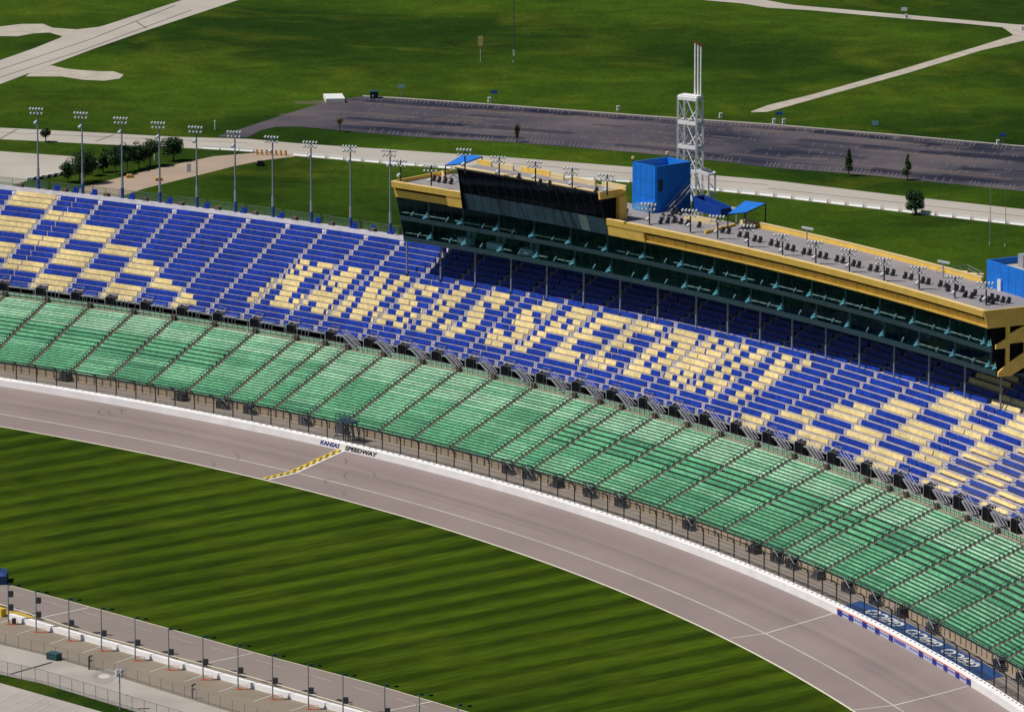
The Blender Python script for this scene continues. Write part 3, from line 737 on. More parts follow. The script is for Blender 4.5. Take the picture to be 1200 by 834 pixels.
for k, (a, c) in enumerate(zip(bs[:-1], bs[1:])):
    sm = (a+c)/2; hw = .46; s0, s1 = a+hw, c-hw
    rel = k-i0
    rightn = len(bs)-1
    kr = next(i for i in range(len(bs)) if abs(bs[i]-bm_[-2]) < .01)      # section 1113.7..1158 (gold rows six to eight)
    m = MB(); prof = []
    for r in range(BR):
        n0, z0 = brow(r, sm); n1, _ = brow(r+1, sm); prof += [(n0, z0), (n1, z0)]
    prof.append((BNT(sm)+.6, BZT))
    m.strip([W(a, n, z-.03) for n, z in prof], [W(c, n, z-.03) for n, z in prof], M_alu)
    # underside / side skirts keep it solid
    so = m.build('seating_section', ust)
    st = MB(); pr = []
    for r in range(BR*2):
        n0 = BNB(sm)+(BNT(sm)-BNB(sm))*r/(BR*2); pr += [(n0, BZB+brz*r/2), (n0+(BNT(sm)-BNB(sm))/(BR*2), BZB+brz*r/2)]
    st.strip([W(a-hw, n, z+.04) for n, z in pr], [W(a+hw, n, z+.04) for n, z in pr], M_aisle)
    st.build('aisle_steps', so)
    bl = MB(); go = bl
    midgap = rel in (1,) or k in (kr+1, kr-9) or rel in (14, 11)
    for r in range(BR):
        top = BR-1-r                      # rows counted from the top
        checker_gold = None
        if rel <= 5 and rel >= -3:
            par = BLK[top] == (rel % 2)
            lim = {2: 5, 3: 8, 4: 10, 5: 13, 6: 15}.get(rel, 0) if rel >= 2 else 0
            checker_gold = par and top >= lim
            cut = {(4, 10): .66, (5, 13): .55}.get((rel, top), 1.0) if rel in (4, 5) else 1.0
        elif rel == 6 and top >= 15:
            checker_gold = True; cut = {15: .35, 16: .6, 17: .35}[top]
        elif k >= kr-4:
            q = k-kr; par = BLK[top] == (0 if q % 2 == 0 else 1)
            lim = {-1: 8, -2: 10, -3: 13, -4: 15}.get(q, 0)
            checker_gold = par and top >= lim
            cut = {(-2, 10): -.6, (-3, 13): -.5, (-4, 15): -.3, (-4, 16): -.75, (-4, 17): -.9}.get((q, top), 1.0)
        segs = []
        if checker_gold:
            if cut >= 1: segs = [(s0, s1, 1)]
            elif cut > 0: segs = [(s0, s0+(s1-s0)*cut, 1), (s0+(s1-s0)*cut+.15, s1, 0)]
            else: segs = [(s0, s1-(s1-s0)*(-cut)-.15, 0), (s1-(s1-s0)*(-cut), s1, 1)]
        else:
            rr = top-6
            cur = s0
            if 0 <= rr <= 8:
                for g0, g1 in RUNS[rr]:
                    g0, g1 = max(g0, s0), min(g1, s1)
                    if g1-g0 < .2: continue
                    if g0-cur > .3: segs.append((cur, g0-.08, 0))
                    segs.append((g0, g1, 1)); cur = g1+.08
            if s1-cur > .3: segs.append((cur, s1, 0))
        if midgap:
            sg2 = []
            for p, q, cc in segs:
                if p < sm-.8 < q and q-p > 4: sg2 += [(p, sm-.8-.18, cc), (sm-.8+.18, q, cc)]
                else: sg2.append((p, q, cc))
            segs = sg2
        if r == 0:       # vomitory cuts the bottom bench
            v0, v1 = sm-2.4, sm+.2
            sg2 = []
            for p, q, cc in segs:
                if p < v0: sg2.append((p, min(q, v0), cc))
                if q > v1: sg2.append((max(p, v1), q, cc))
            segs = [t for t in sg2 if t[1]-t[0] > .4]
        n0, z0 = brow(r, sm)
        thin = (k >= kr+1 and (k-kr-1)*5+3 > 17-0 + 0 - (top-9)*1.4 + 0) if k > kr else False
        thin = k >= kr+3 or (k == kr+2 and top > 10)
        if thin: pr = [(n0+.15, z0+.42), (n0+.15, z0+.50), (n0+.62, z0+.52), (n0+.62, z0+.44)]; pr2 = [(n0+.70, z0+.40), (n0+.74, z0+.82), (n0+.80, z0+.82), (n0+.80, z0+.4)]
        else: pr = [(n0+.22, z0+.04), (n0+.16, z0+.18), (n0+.38, z0+.90), (n0+.50, z0+.90), (n0+.50, z0+.06)]; pr2 = None
        for p, q, cc in segs:
            ms = [p, (p+q)/2, q] if q-p > 4 else [p, q]
            tgt = go if cc else bl; mt = M_gold if cc else (M_fblue if thin else M_blue)
            tgt.ext(pr, ms, mt)
            if pr2: tgt.ext(pr2, ms, mt if cc else M_fblue)
    bl.build('bench_rows', so)
ssB = arange(bs[0], bs[-1], 2.8)
# dark void under the deck and its front edge beam, vomitories, ramps and stairs
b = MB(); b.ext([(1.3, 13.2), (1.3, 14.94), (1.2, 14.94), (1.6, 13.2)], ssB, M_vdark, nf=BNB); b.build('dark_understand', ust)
b = MB(); b.ext([(-.12, 14.82), (-.12, 15.06), (.95, 15.06), (.95, 14.82)], ssB, M_galv, nf=BNB); b.build('edge_beam', ust)
b = MB()
for a, c in zip(ssB[:-1], ssB[1:]): b.bar(W(a, BNB(a)-.15, 15.54), W(c, BNB(c)-.15, 15.54), .05, M_galv)
for s in ssB: b.bar(W(s, BNB(s)-.15, 13.3), W(s, BNB(s)-.15, 15.54), .10, M_galv)
b.build('front_rail', ust)
for k, (a, c) in enumerate(zip(bs[:-1], bs[1:])):
    sm = (a+c)/2
    b = MB(); nb_ = BNB(sm)
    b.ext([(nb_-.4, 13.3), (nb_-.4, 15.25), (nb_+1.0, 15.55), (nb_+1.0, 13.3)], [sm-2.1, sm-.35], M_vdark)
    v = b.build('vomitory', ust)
    b = MB()
    for q in (sm-2.2, sm-.25):
        b.ext([(nb_-.45, 13.3), (nb_-.45, 15.35), (nb_+1.2, 15.85), (nb_+1.2, 13.3)], [q-.06, q+.06], M_dark if q > sm-1 else M_galv)
    b.bar(W(sm-2.2, nb_+1.2, 16.3), W(sm-.25, nb_+1.2, 16.3), .07, M_galv); b.bar(W(sm-.25, nb_+1.2, 16.3), W(sm-.25, nb_-.4, 15.8), .07, M_galv)
    b.build('vomitory_frame', v)
    px = proj(W(sm, nb_, 15))[0]
    if px > 400 or abs(px-20) < 25:
        b = MB(); sA, sB = sm-6.0, sm-2.6
        for nn_ in (nb_-.7, nb_-1.25, nb_-1.8):
            b.bar(W(sA, nn_, 15.64), W(sB, nn_, 13.4), .13, M_galv, .28)
            b.bar(W(sA, nn_, 16.54), W(sB, nn_, 14.2), .08, M_alu)
        for q in range(9):
            f = (q+.5)/9; s_ = sA+(sB-sA)*f; b.ext([(nb_-1.8, 15.64-2.0*f-.05), (nb_-1.8, 15.64-2.0*f), (nb_-.7, 15.64-2.0*f), (nb_-.7, 15.64-2.0*f-.05)], [s_-.18, s_+.12], M_stair)
        b.build('staircase', ust)
    else:
        b = MB()
        for q in (0.6, 1.5, 2.4, 3.1):
            b.bar(W(sm+q, nb_-.6, 13.3), W(sm+q, nb_-.6, 15.14+.2*q), .09, M_galv); b.bar(W(sm+q, nb_-.6, 14.84), W(sm+q+.9, nb_-.7, 15.34), .10, M_alu)
        b.ext([(nb_-.8, 15.14), (nb_-.8, 15.24), (nb_+.3, 15.24), (nb_+.3, 15.14)], [sm+.4, sm+3.2], M_galv)
        b.build('ramp_rails', ust)
# top walkway, parapet and green mesh rail
SL = 104
ssU = arange(bs[0], SL, 2.8); ssU2 = arange(SL, 250, 2.8)
b = MB(); b.ext([(.3, 27.44), (.3, 28.13), (4.0, 28.13), (4.0, 27.44)], ssB, M_alu, nf=BNT); b.build('top_walkway', ust)
b = MB(); b.ext([(0.25, 28.04), (0.35, 28.79), (0.50, 28.79), (0.50, 28.04)], ssU, M_deckw, nf=BNT); b.build('back_parapet', ust)
b = MB(); b.ext([(4.0, 27), (4.0, 28.64), (4.12, 28.64), (4.12, 27)], ssU, M_mesh3, nf=BNT)
for a, c in zip(ssU[:-1], ssU[1:]): b.bar(W(a, BNT(a)+4, 29.64), W(c, BNT(c)+4, 29.64), .07, mat('green_rail', (.14, .22, .15), .6, .1, 1))
b.strip([W(s, BNT(s)+4.05, 28.44) for s in ssU], [W(s, BNT(s)+4.05, 29.64) for s in ssU], M_mesh3)
for s in ssU: b.bar(W(s, BNT(s)+4, 28.14), W(s, BNT(s)+4, 29.64), .08, M_mesh3 and mat('green_rail', (.14, .22, .15)))
b.build('rear_rail', ust)
for a in bs[:14]:
    if a < SL:
        b = MB(); b.box(W(a+.1, BNT(a)+1.0, 0), .5, .45, 28.14, 29.34, mat('brown_gate', (.13,.10,.09)), Tdir(a)); b.build('aisle_head', ust)
# back of the stand: sloping dark steel down to the ground
b = MB(); b.strip([W(s, BNT(s)+4.1, 27.64) for s in ssB], [W(s, BNT(s)+3.0, 0) for s in ssB], M_dark); b.strip([W(s, BNT(s)+4.1, 27.64) for s in ssB], [W(s, BNB(s)+1.2, 14.5) for s in ssB], M_dark)
b.build('back_wall', ust)
# small blue and gold bins/seats along the top walkway
k = 0
for j, s in enumerate(np.arange(18, 100, 3.9)):
    if any(abs(s-a) < 1.0 for a in bs): continue
    s_ = float(s); b = MB(); c = W(s_, BNT(s_)+2.1, 28.19)
    t = Tdir(s_); nn_ = Ndir(s_)
    cc = M_blue
    b.box(c, .55, .35, 28.39, 28.79, cc, t); b.box(Vector(c)+nn_*.42, .55, .08, 28.64, 29.49, cc, t); b.box(c, .1, .1, 28.19, 28.39, M_dark, t)
    o = b.build('walkway_chair', origin=c)
    tag(o, 'small blue chair on the walkway topping the upper stand, %s from left' % ordn(k), 'chair', 'blue chairs along the top walkway'); k += 1

# ================================================================== PRESS BOX
FN = lambda s: 38.5+0.031*s                # front line of the building (foot of the glass)
Z0, Z1, Z2, Z3, ZT = 31.1, 35.0, 39.0, 42.0, 46.8
S0, SA_, SB_, S1 = 101.2, 117.3, 149.8, sx(1168, FN, 31.2)
lean = lambda z: -2.0*(z-Z0)/(Z2-Z0)
pbx = empty('press_box', W(170, FN(170), 31.3), 'long glass press box with gold roof band standing on columns above the blue seats', 'building')
ssF = arange(S0, S1, 2.1)
DEP = 13.0
# structural boxes
b = MB(); b.ext([(0.15, Z0-.35), (0.15, Z0+.25), (DEP, Z0+.25), (DEP, Z0-.35)], ssF, M_slab, nf=FN); b.build('floor_slab', pbx)
b = MB(); b.ext([(lean(Z1)+.2, Z1-.3), (lean(Z1)+.2, Z1+.25), (DEP, Z1+.25), (DEP, Z1-.3)], ssF, M_slab, nf=FN); b.build('floor_slab', pbx)
b = MB(); b.ext([(7.5, Z0+.25), (7.5, Z2), (7.8, Z2), (7.8, Z0+.25)], ssF, M_int, nf=FN); b.build('suite_back_wall', pbx)
b = MB(); b.ext([(DEP-.3, Z0-.3), (DEP-.3, Z3-.6), (DEP, Z3-.6), (DEP, Z0-.3)], ssF, M_dark, nf=FN); b.build('rear_wall', pbx)
b = MB(); b.ext([(lean(Z2)+.3, Z2-.05), (lean(Z2)+.3, Z3-.62), (DEP, Z3-.62), (DEP, Z2-.05)], ssF, M_roof, nf=FN); b.build('roof_deck', pbx)
# slab edges seen through / on the glass
b = MB(); b.ext([(-.10, Z0-.40), (lean(Z0+.45)-.12, Z0+.45), (lean(Z0+.45)+.12, Z0+.45), (.16, Z0-.40)], ssF, M_slab, nf=FN); b.build('slab_edge', pbx)
b = MB(); b.ext([(lean(Z1-.35)-.10, Z1-.35), (lean(Z1+.45)-.10, Z1+.45), (lean(Z1+.45)+.12, Z1+.45), (lean(Z1-.35)+.14, Z1-.35)], ssF, M_slab, nf=FN); b.build('slab_edge', pbx)
# columns under the building at measured spots
zc = 25.6
PX = [477,516.5,557,599,641,684,727,771,816,853,891,928.5,968,1007.5,1048,1089,1131,1173]
NB5 = lambda s: FN(s)+2.2
ps = [sx(x, NB5, 29.0) for x in PX]
print('posts', [round(v, 1) for v in ps])
for s in ps:
    nn_ = NB5(s); r = (nn_-BNB(s))/(BNT(s)-BNB(s))*BR; zb = BZB+brz*r
    b = MB(); b.tube(W(s, nn_, zb-.3), W(s, nn_, Z0-.3), .17, .17, M_gpole, 10); b.tube(W(s, nn_, zb-.2), W(s, nn_, zb+.35), .30, .30, M_dark, 10)
    b.build('column', pbx)
# glazing bay by bay
edges = [S0]+[p for p in ps if S0+1.5 < p < S1-1]+[S1]
rnd = random.Random(3)
for a, c in zip(edges[:-1], edges[1:]):
    ms = arange(a+.08, c-.08, 2.2)
    for lo, hi in ((Z0+.45, Z1-.35), (Z1+.45, Z2-.05)):
        b = MB(); b.strip([W(q, FN(q)+lean(lo), lo) for q in ms], [W(q, FN(q)+lean(hi), hi) for q in ms], M_glass)
        w = b.build('window', pbx)
        b = MB()
        n0, n1 = FN(c)+lean(lo), FN(c)+lean(hi)
        b.bar(W(c, n0+.22, lo), W(c, n0+.22, hi), .24, M_mul)
        for q in ms[1:-1]: b.bar(W(q, FN(q)+lean(lo)-.01, lo), W(q, FN(q)+lean(hi)-.01, hi), .035, M_slab)
        b.build('mullion', w)
    # counters, lamps and brackets inside
    for z, lo in ((Z0+.45, 0), (Z1+.45, 1)):
        b = MB()
        if lo or rnd.random() < .5:
            for q0, q1 in zip(ms[:-1], ms[1:]):
                if rnd.random() < .85: b.ext([(lean(z)+.12, z+.55), (lean(z)+.08, z+.68), (lean(z)+.42, z+.72), (lean(z)+.42, z+.55)], [q0+.1, q1-.12], M_count, nf=FN)
            if b.f: b.build('counter', pbx)
        mth_ = MB(); sm = (a+c)/2+rnd.uniform(-.8, .8); n_ = FN(sm)+lean(z)
        mth_.bar(W(sm-.45, n_+.30, z+.20), W(sm+.35, n_+.02, z+1.05), .17, M_lampw)
        mth_.build('strut', pbx)
        mth_ = MB(); sm = c-.5; n_ = FN(sm)+lean(z)
        mth_.bar(W(sm-.8, n_+.3, z+.15), W(sm+.35, n_+.15, z+.6), .34, M_cyan); mth_.bar(W(sm-.5, n_+.25, z+.6), W(sm+.5, n_+.02, z+1.1), .18, M_cyan)
        mth_.bar(W(sm+.35, n_+.3, z+.1), W(sm+.40, n_-.1, z+1.5), .10, M_cyan)
        mth_.build('bracket', pbx)
for sm in (113.5, 120.0, 127.5):
    b = MB(); n_ = FN(sm); b.ext([(n_+1.2, Z0+.3), (n_+1.2, Z0+1.5), (n_+2.4, Z0+1.6), (n_+2.4, Z0+.3)], [sm-1.6, sm+1.4], M_lampw)
    b.ext([(n_+3, Z0+1.5), (n_+3, Z0+2.6), (n_+3.4, Z0+2.6), (n_+3.4, Z0+1.5)], [sm-1.0, sm-.2], M_count); b.ext([(n_+3, Z0+1.4), (n_+3, Z0+2.7), (n_+3.4, Z0+2.7), (n_+3.4, Z0+1.4)], [sm+.3, sm+1.1], M_count); b.build('suite_furniture', pbx)
# left end wall (glass, leaning) and its gold band
def endwall(s, name, mt, z0, z1, d0=0.0, dep=DEP, th=.12):
    b = MB(); b.ext([(lean(z0)+d0, z0), (lean(z1)+d0, z1), (dep, z1), (dep, z0)], [s-th/2, s+th/2], mt, nf=lambda q: FN(s)); return b.build(name, pbx)
endwall(S0, 'end_glazing', M_slab, Z0-.4, Z2)
endwall(S0-.05, 'end_cladding', M_fgold, Z2, Z3, th=.25)
# gold bands
LZ = 0.05
def goldband(a, c, z0, z1, d, name, mt=M_fgold, th=.35):
    b = MB(); b.ext([(lean(z0)-d, z0), (lean(z1)-d, z1), (lean(z1)-d+th, z1), (lean(z0)-d+th, z0)], arange(a, c, 2.1), mt, nf=FN); return b.build(name, pbx)
ZM = 40.90
for a, c, sp in ((S0, SA_, 113.2), (SB_, S1+.6, None)):
    goldband(a, c, ZM, Z3, .65, 'roof_band', th=1.0)
    b = MB(); b.ext([(lean(Z3)-.55, Z3+.002), (lean(Z3)-.55, Z3+.07), (lean(Z3)+.05, Z3+.07), (lean(Z3)+.05, Z3+.002)], arange(a, c, 2.1), M_cream, nf=FN); b.build('coping', pbx)
    if sp:
        goldband(a, sp, Z2, ZM-.60, .10, 'lower_band'); goldband(a, sp, ZM-.59, ZM-.01, -.25, 'shadow_gap', M_dark); goldband(sp, c, Z2, ZM-.01, .56, 'lower_band')  # gap strips coloured dark to stand for the shade under the roof band
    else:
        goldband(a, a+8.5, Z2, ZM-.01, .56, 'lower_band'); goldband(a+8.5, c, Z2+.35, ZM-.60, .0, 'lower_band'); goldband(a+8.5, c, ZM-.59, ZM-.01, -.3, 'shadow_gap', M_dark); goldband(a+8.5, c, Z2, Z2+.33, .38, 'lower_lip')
        b = MB()
        for s in np.arange(a+10, c, 2.6): b.ext([(lean(Z2+.4)-.03, Z2+.4), (lean(ZM-.62)-.03, ZM-.62), (lean(ZM-.62)+.05, ZM-.62), (lean(Z2+.4)+.05, Z2+.4)], [s, s+.07], mat('gold_joint', (.40, .25, .05)), nf=FN)
        b.build('band_joints', pbx)
# tall glazed part
ssH = arange(SA_, SB_, 2.05)
b = MB(); b.ext([(lean(Z2)-.55, Z2), (lean(Z3)-.75, Z3), (lean(Z3)-.55, Z3), (lean(Z2)-.35, Z2)], ssH, M_strip, nf=FN); tb = b.build('spandrel_glazing', pbx)
b = MB()
ltn = lambda z: lean(Z3)-.75-(z-Z3)*.28
b.strip([W(q, FN(q)+ltn(Z3), Z3) for q in ssH], [W(q, FN(q)+ltn(46.5), 46.5) for q in ssH], M_glassd); b.build('upper_glazing', pbx)
b = MB(); b.ext([(-.2, Z3), (-.2, 46.3), (.0, 46.3), (.0, Z3)], ssH, M_int, nf=FN); b.build('suite_back_wall', pbx)
b = MB()
for s in ssH:
    b.bar(W(s, FN(s)+lean(Z2)-.56, Z2), W(s, FN(s)+lean(Z3)-.77, Z3), .05, M_dark); b.bar(W(s, FN(s)+ltn(Z3)-.03, Z3), W(s, FN(s)+ltn(46.5)-.03, 46.5), .05, M_dark)
b.build('glazing_bars', pbx)
b = MB(); b.poly([W(ssH[13], FN(ssH[13])+lean(Z2)-.60, Z2+.1), W(ssH[14], FN(ssH[14])+lean(Z2)-.60, Z2+.1), W(ssH[14], FN(ssH[14])+lean(Z3)-.80, Z3-.1), W(ssH[13], FN(ssH[13])+lean(Z3)-.80, Z3-.1)], mat('pale_panel', (.13, .20, .22), .4, .1, 1)); b.build('odd_panel', pbx)
b = MB(); b.ext([(ltn(46.5)-.25, 46.5), (ltn(46.5)-.30, ZT), (ltn(46.5)+.6, ZT+.05), (ltn(46.5)+.6, 46.5)], arange(SA_-.3, SB_+.3, 2), M_dark, nf=FN); b.build('roof_edge', pbx)
b = MB(); b.ext([(ltn(46.5)-.32, ZT+.0), (ltn(46.5)-.32, ZT+.16), (ltn(46.5)+.5, ZT+.2), (ltn(46.5)+.5, ZT+.06)], arange(SA_-.3, SB_+.3, 2), M_cream, nf=FN); b.build('roof_coping', pbx)
b = MB(); b.ext([(ltn(46.5)+.4, 46.3), (ltn(46.5)+.4, 46.7), (.6, 46.7), (.6, 46.3)], ssH, M_roof, nf=FN); b.build('tall_roof', pbx)
b = MB(); b.ext([(.6, Z3-.5), (.6, 46.75), (.9, 46.75), (.9, Z3-.5)], ssH, M_fgold, nf=FN)
for s, w, q in ((SA_, 3, .3), (122.5, 3, 0), (127, 6.5, .3), (134.5, 3, -.6), (139, 5.5, -.4), (145.5, 5.5, .2)): b.ext([(q, 46.7), (q, 47.55), (q+.3, 47.6), (q+.3, 46.7)], [s, s+w], M_cream if q < .25 else M_fgold, nf=FN)
b.build('roof_screen', pbx)
b = MB(); b.ext([(ltn(Z3)+.1, Z2), (ltn(46.5)+.1, 46.6), (.7, 46.6), (.7, Z2)], [SA_-.1, SA_+.05], M_vdark, nf=FN); b.build('end_wall', pbx)
# right end of the tall part: dark recess framed in gold
b = MB(); b.ext([(ltn(Z3)+.1, Z3-.5), (ltn(46.5)+.1, 46.5), (-.8, 46.5), (-.8, Z3-.5)], [SB_-.1, SB_+.1], M_vdark, nf=lambda q: FN(SB_)); b.build('end_wall', pbx)
b = MB(); b.ext([(ltn(46.5)-.2, 45.6), (ltn(46.5)-.3, ZT+.16), (.9, ZT+.16), (.9, 45.6)], [SB_+.1, SB_+.5], M_fgold, nf=lambda q: FN(SB_))
b.ext([(-.9, Z3-.5), (-.9, 45.7), (.9, 45.7), (.9, Z3-.5)], [SB_+.1, SB_+.9], M_fgold, nf=lambda q: FN(SB_)); b.build('gold_frame', pbx)
# rear parapets
RB = lambda s: 55.0+.012*s-0.3
sr0, sr1 = sx(872, RB, Z3), sx(1150, RB, Z3)
b = MB(); b.ext([(0, Z3-.8), (0, Z3+.25), (.5, Z3+.3), (.5, Z3-.8)], arange(sr0, sr1, 2.2), M_fgold, nf=RB)
b.ext([(-.05, Z3+.26), (-.05, Z3+.36), (.55, Z3+.36), (.55, Z3+.31)], arange(sr0, sr1, 2.2), M_cream, nf=RB); b.build('rear_parapet', pbx)
b = MB(); b.ext([(4, Z3-.63), (4, Z3-.55), (RB(200)-FN(200)+.4, Z3-.55), (RB(200)-FN(200)+.4, Z3-.63)], arange(SB_, S1, 2.2), M_roof, nf=FN); b.build('rear_roof', pbx)
pA, pB, pC, pD = at(478,206.5,Z3), at(518,201,Z3), at(520,207,Z3), at(520.5,211,Z3-.6)
def wallpp(b, p, q, z0, z1, w, mt):
    d = (Vector(q)-Vector(p)); d.z = 0; L_ = d.length; c = (Vector(p)+Vector(q))/2; b.box(c, L_/2, w/2, z0, z1, mt, (d.x, d.y))
lf = W(S0, FN(S0)-2.5, Z3)
b = MB(); wallpp(b, lf, pB, Z3-.7, Z3+.05, .3, M_fgold); wallpp(b, pB, pC, Z3-.7, Z3+.15, .3, M_cream); b.build('rear_parapet', pbx)
# partition parapets on the roof
b = MB(); wallpp(b, at(802,253.5,Z3), at(840,259.5,Z3), Z3-.6, Z3+.35, .4, M_cream); wallpp(b, at(826,270,Z3), at(862,261,Z3), Z3-.6, Z3-.1, .35, M_fgold); wallpp(b, at(868,260,Z3), at(882,264,Z3), Z3-.6, Z3+.4, .4, M_cream); b.build('roof_parapet', pbx)
# gold right-hand end: stepped raking panels with dark openings
def PE(n, z, d=0): return W(S1+d, FN(S1)+n, z)
b = MB()
b.ext([(lean(Z2)-.4, Z2), (lean(Z3)-.55, Z3), (14, Z3), (14, Z2)], [S1+.6, S1+.9], M_fgold, nf=lambda q: FN(S1)); b.build('end_fascia', pbx)
b = MB()
for i_, poly in enumerate(([(1.2, 39.0), (1.2, 37.0), (1.9, 37.7), (1.9, 39.0)], [(-.7, 35.4), (-.7, 36.1), (1.2, 37.0), (2.0, 37.8), (4.7, 38.8), (4.7, 36.1), (1.8, 36.1), (1.5, 35.4)],
             [(1.2, 35.4), (1.2, 32.6), (1.9, 33.0), (1.9, 36.1)], [(-.2, 30.8), (-.2, 31.5), (1.5, 32.8), (4.7, 34.4), (14, 34.4), (14, 32.0), (4.5, 31.8), (2.2, 30.7)], [(4.7, 34.4), (4.7, 39.0), (14, 39.0), (14, 34.4)])):
    b.ext(poly, [S1+.45+i_*.006, S1+.75+i_*.006], M_fgold, nf=lambda q: FN(S1))
b.build('end_panels', pbx)
b = MB(); b.ext([(lean(Z2)+.2, Z2), (.2, Z0-.3), (14, Z0-.3), (14, Z2)], [S1+.1, S1+.2], M_vdark, nf=lambda q: FN(S1)); b.build('end_void', pbx)
b = MB(); b.ext([(lean(Z3)+.2, Z3-.7), (lean(Z3)+.2, Z3-.57), (22, Z3-.57), (22, Z3-.7)], [S1-12, S1-6, S1+.5], M_roof, nf=FN); b.build('end_roof', pbx)
# slim conduits
# blue stair tower on the roof
def at_n(px, py, z): return Vector(at(px, py, z))
zr = Z3-.55
cM = at_n(768.5, 249, zr); t_ = Tdir(160); n_ = Ndir(160)
wL, wR, hT = 6.2, 7.9, 8.2
bt_ = empty('stair_tower', cM, 'tall bright blue box tower with an open top on the press box roof', 'tower')
b = MB(); Lc = cM-t_*wL; Rc = cM+n_*wR; Bc = Lc+n_*wR
th = .3
for p, q_ in ((Lc, cM), (cM, Rc), (Rc, Bc), (Bc, Lc)):
    wallpp(b, p, q_, zr-3, zr+hT, th, M_tblue)
b.build('cladding', bt_)
b = MB(); b.poly([tuple(p[:2])+(zr+hT-1.3,) for p in (Lc+(t_+n_)*.15, cM+(n_-t_)*.15, Rc-(t_+n_)*.15, Bc-(n_-t_)*.15)], M_conc2); b.build('roof_slab', bt_)
b = MB()
wallpp(b, Lc+n_*.2, Lc+n_*.2+t_*.01, zr, zr, .01, M_tblue) if False else None
b.bar(tuple(cM+n_*.3-t_*.05)[:2]+(zr,), tuple(cM+n_*.3-t_*.05)[:2]+(zr+.01,), .1, M_dark)
for f in (.12, .35, .6, .85):
    p = Lc.lerp(cM, f); b.bar((p.x-.14*n_.x, p.y-.14*n_.y, zr-1), (p.x-.14*n_.x, p.y-.14*n_.y, zr+hT-.1), .06, mat('blue_joint', (.008, .12, .50)))
    p = cM.lerp(Rc, f); b.bar((p.x+.14*t_.x, p.y+.14*t_.y, zr-1), (p.x+.14*t_.x, p.y+.14*t_.y, zr+hT-.1), .06, mat('blue_joint', (.008, .12, .50)))
for zz in (2.7, 5.4):
    o_ = -n_*.14; b.bar((Lc+o_).to_tuple()[:2]+(zr+zz,), (cM+o_).to_tuple()[:2]+(zr+zz,), .06, mat('blue_joint', (.008, .12, .50)))
    o_ = t_*.14; b.bar((cM+o_).to_tuple()[:2]+(zr+zz,), (Rc+o_).to_tuple()[:2]+(zr+zz,), .06, mat('blue_joint', (.008, .12, .50)))
p = cM.lerp(Rc, .12)+t_*.16; b.box(p, .5, .04, zr+3.7, zr+5.8, M_dark, (n_.x, n_.y))
b.build('panel_joints', bt_)
b = MB()
for f in (0, 1):
    p = Lc if f == 0 else Bc; b.tube((p.x, p.y, zr+hT), (p.x, p.y, zr+hT+.7), .08, .08, M_dark, 6); b.tube((p.x, p.y, zr+hT+.5), (p.x, p.y, zr+hT+.95), .28, .28, M_cream, 8)
b.build('beacon', bt_)
# stair up the tower's shaded side
stw = cM+t_*.6
b = MB()
fA = cM+n_*1.6+t_*.9; fB = cM+n_*6.6+t_*.9
for dz in (0, .0):
    pass
for off_ in (0, .9):
    o_f = t_*off_
    b.bar((fA+o_f).to_tuple()[:2]+(zr,), (fB+o_f).to_tuple()[:2]+(zr+3.6,), .14, M_galv, .3); b.bar((fA+o_f).to_tuple()[:2]+(zr+1.0,), (fB+o_f).to_tuple()[:2]+(zr+4.6,), .09, M_galv)
for q in range(12):
    f = (q+.5)/12; p = fA.lerp(fB, f); b.box(p+t_*.45, .45, .16, zr+3.6*f-.05, zr+3.6*f, M_stair, t_)
b.build('roof_stair', bt_)
# blue sloped stair housing right of the tower
hs = at_n(812, 247, zr)
b = MB()
e0, e1, e2, e3 = at_n(812,246,zr), at_n(845,254,zr), at_n(845,254,zr)+n_*2.5, at_n(812,246,zr)+n_*2.5
for (p, hp), (q_, hq) in zip(((e0, 2.4), (e1, 1.4), (e2, 1.4), (e3, 2.4)), ((e1, 1.4), (e2, 1.4), (e3, 2.4), (e0, 2.4))):
    d = (q_-p).normalized(); w = Vector((-d.y, d.x, 0))*.12; u0, u1 = Vector((0, 0, hp)), Vector((0, 0, hq))
    b.hexa([p-w, q_-w, q_+w, p+w, p-w+u0, q_-w+u1, q_+w+u1, p+w+u0], mat('shaded_blue_cladding', (.008, .06, .36), .5, .15, .6))  # blue darkened: the tower's shadow is put into the colour
hz = b.build('stair_housing', origin=tuple(e0)); tag(hz, 'low blue sloped stair housing on the roof between the blue tower and the blue canopy', 'stair housing')
b = MB(); a0, a1 = at_n(815,246,zr+1.6), at_n(832,250.5,zr+1.2); b.poly([a0, a1, a1-n_*2.2+Vector((0,0,-.5)), a0-n_*2.2+Vector((0,0,-.5))], M_cblue)
# penthouse at the right end
q0 = at_n(1157, 335.5, zr); t2, n2 = Tdir(238), Ndir(238)
ph = empty('blue_penthouse', q0, 'low bright blue open topped box on the roof at the right edge of the picture', 'penthouse')
b = MB(); q1 = q0+t2*16; q2 = q1+n2*11; q3 = q0+n2*11
for p, q_ in ((q0, q1), (q1, q2), (q2, q3), (q3, q0)): wallpp(b, p, q_, zr-.5, zr+4.5, .3, M_tblue)
b.build('cladding', ph)
b = MB(); b.poly([(p.x, p.y, zr+3.4) for p in (q0, q1, q2, q3)], M_conc2); b.build('roof_slab', ph)
b = MB(); p = q0+t2*4.2-n2*.35
for q in range(1, 7):
    w_ = q0+t2*2.2*q-n2*.14; b.bar((w_.x, w_.y, zr-.2), (w_.x, w_.y, zr+4.4), .06, mat('blue_joint', (.008, .12, .50)))
b.box(p, .5, .12, zr, zr+1.9, M_lampw, t2); b.build('door', ph)
b = MB(); p = q0+t2*3.5+n2*5; b.box(p, .8, .8, zr+3.4, zr+5.6, M_galv, t2); b.build('roof_vent', ph)
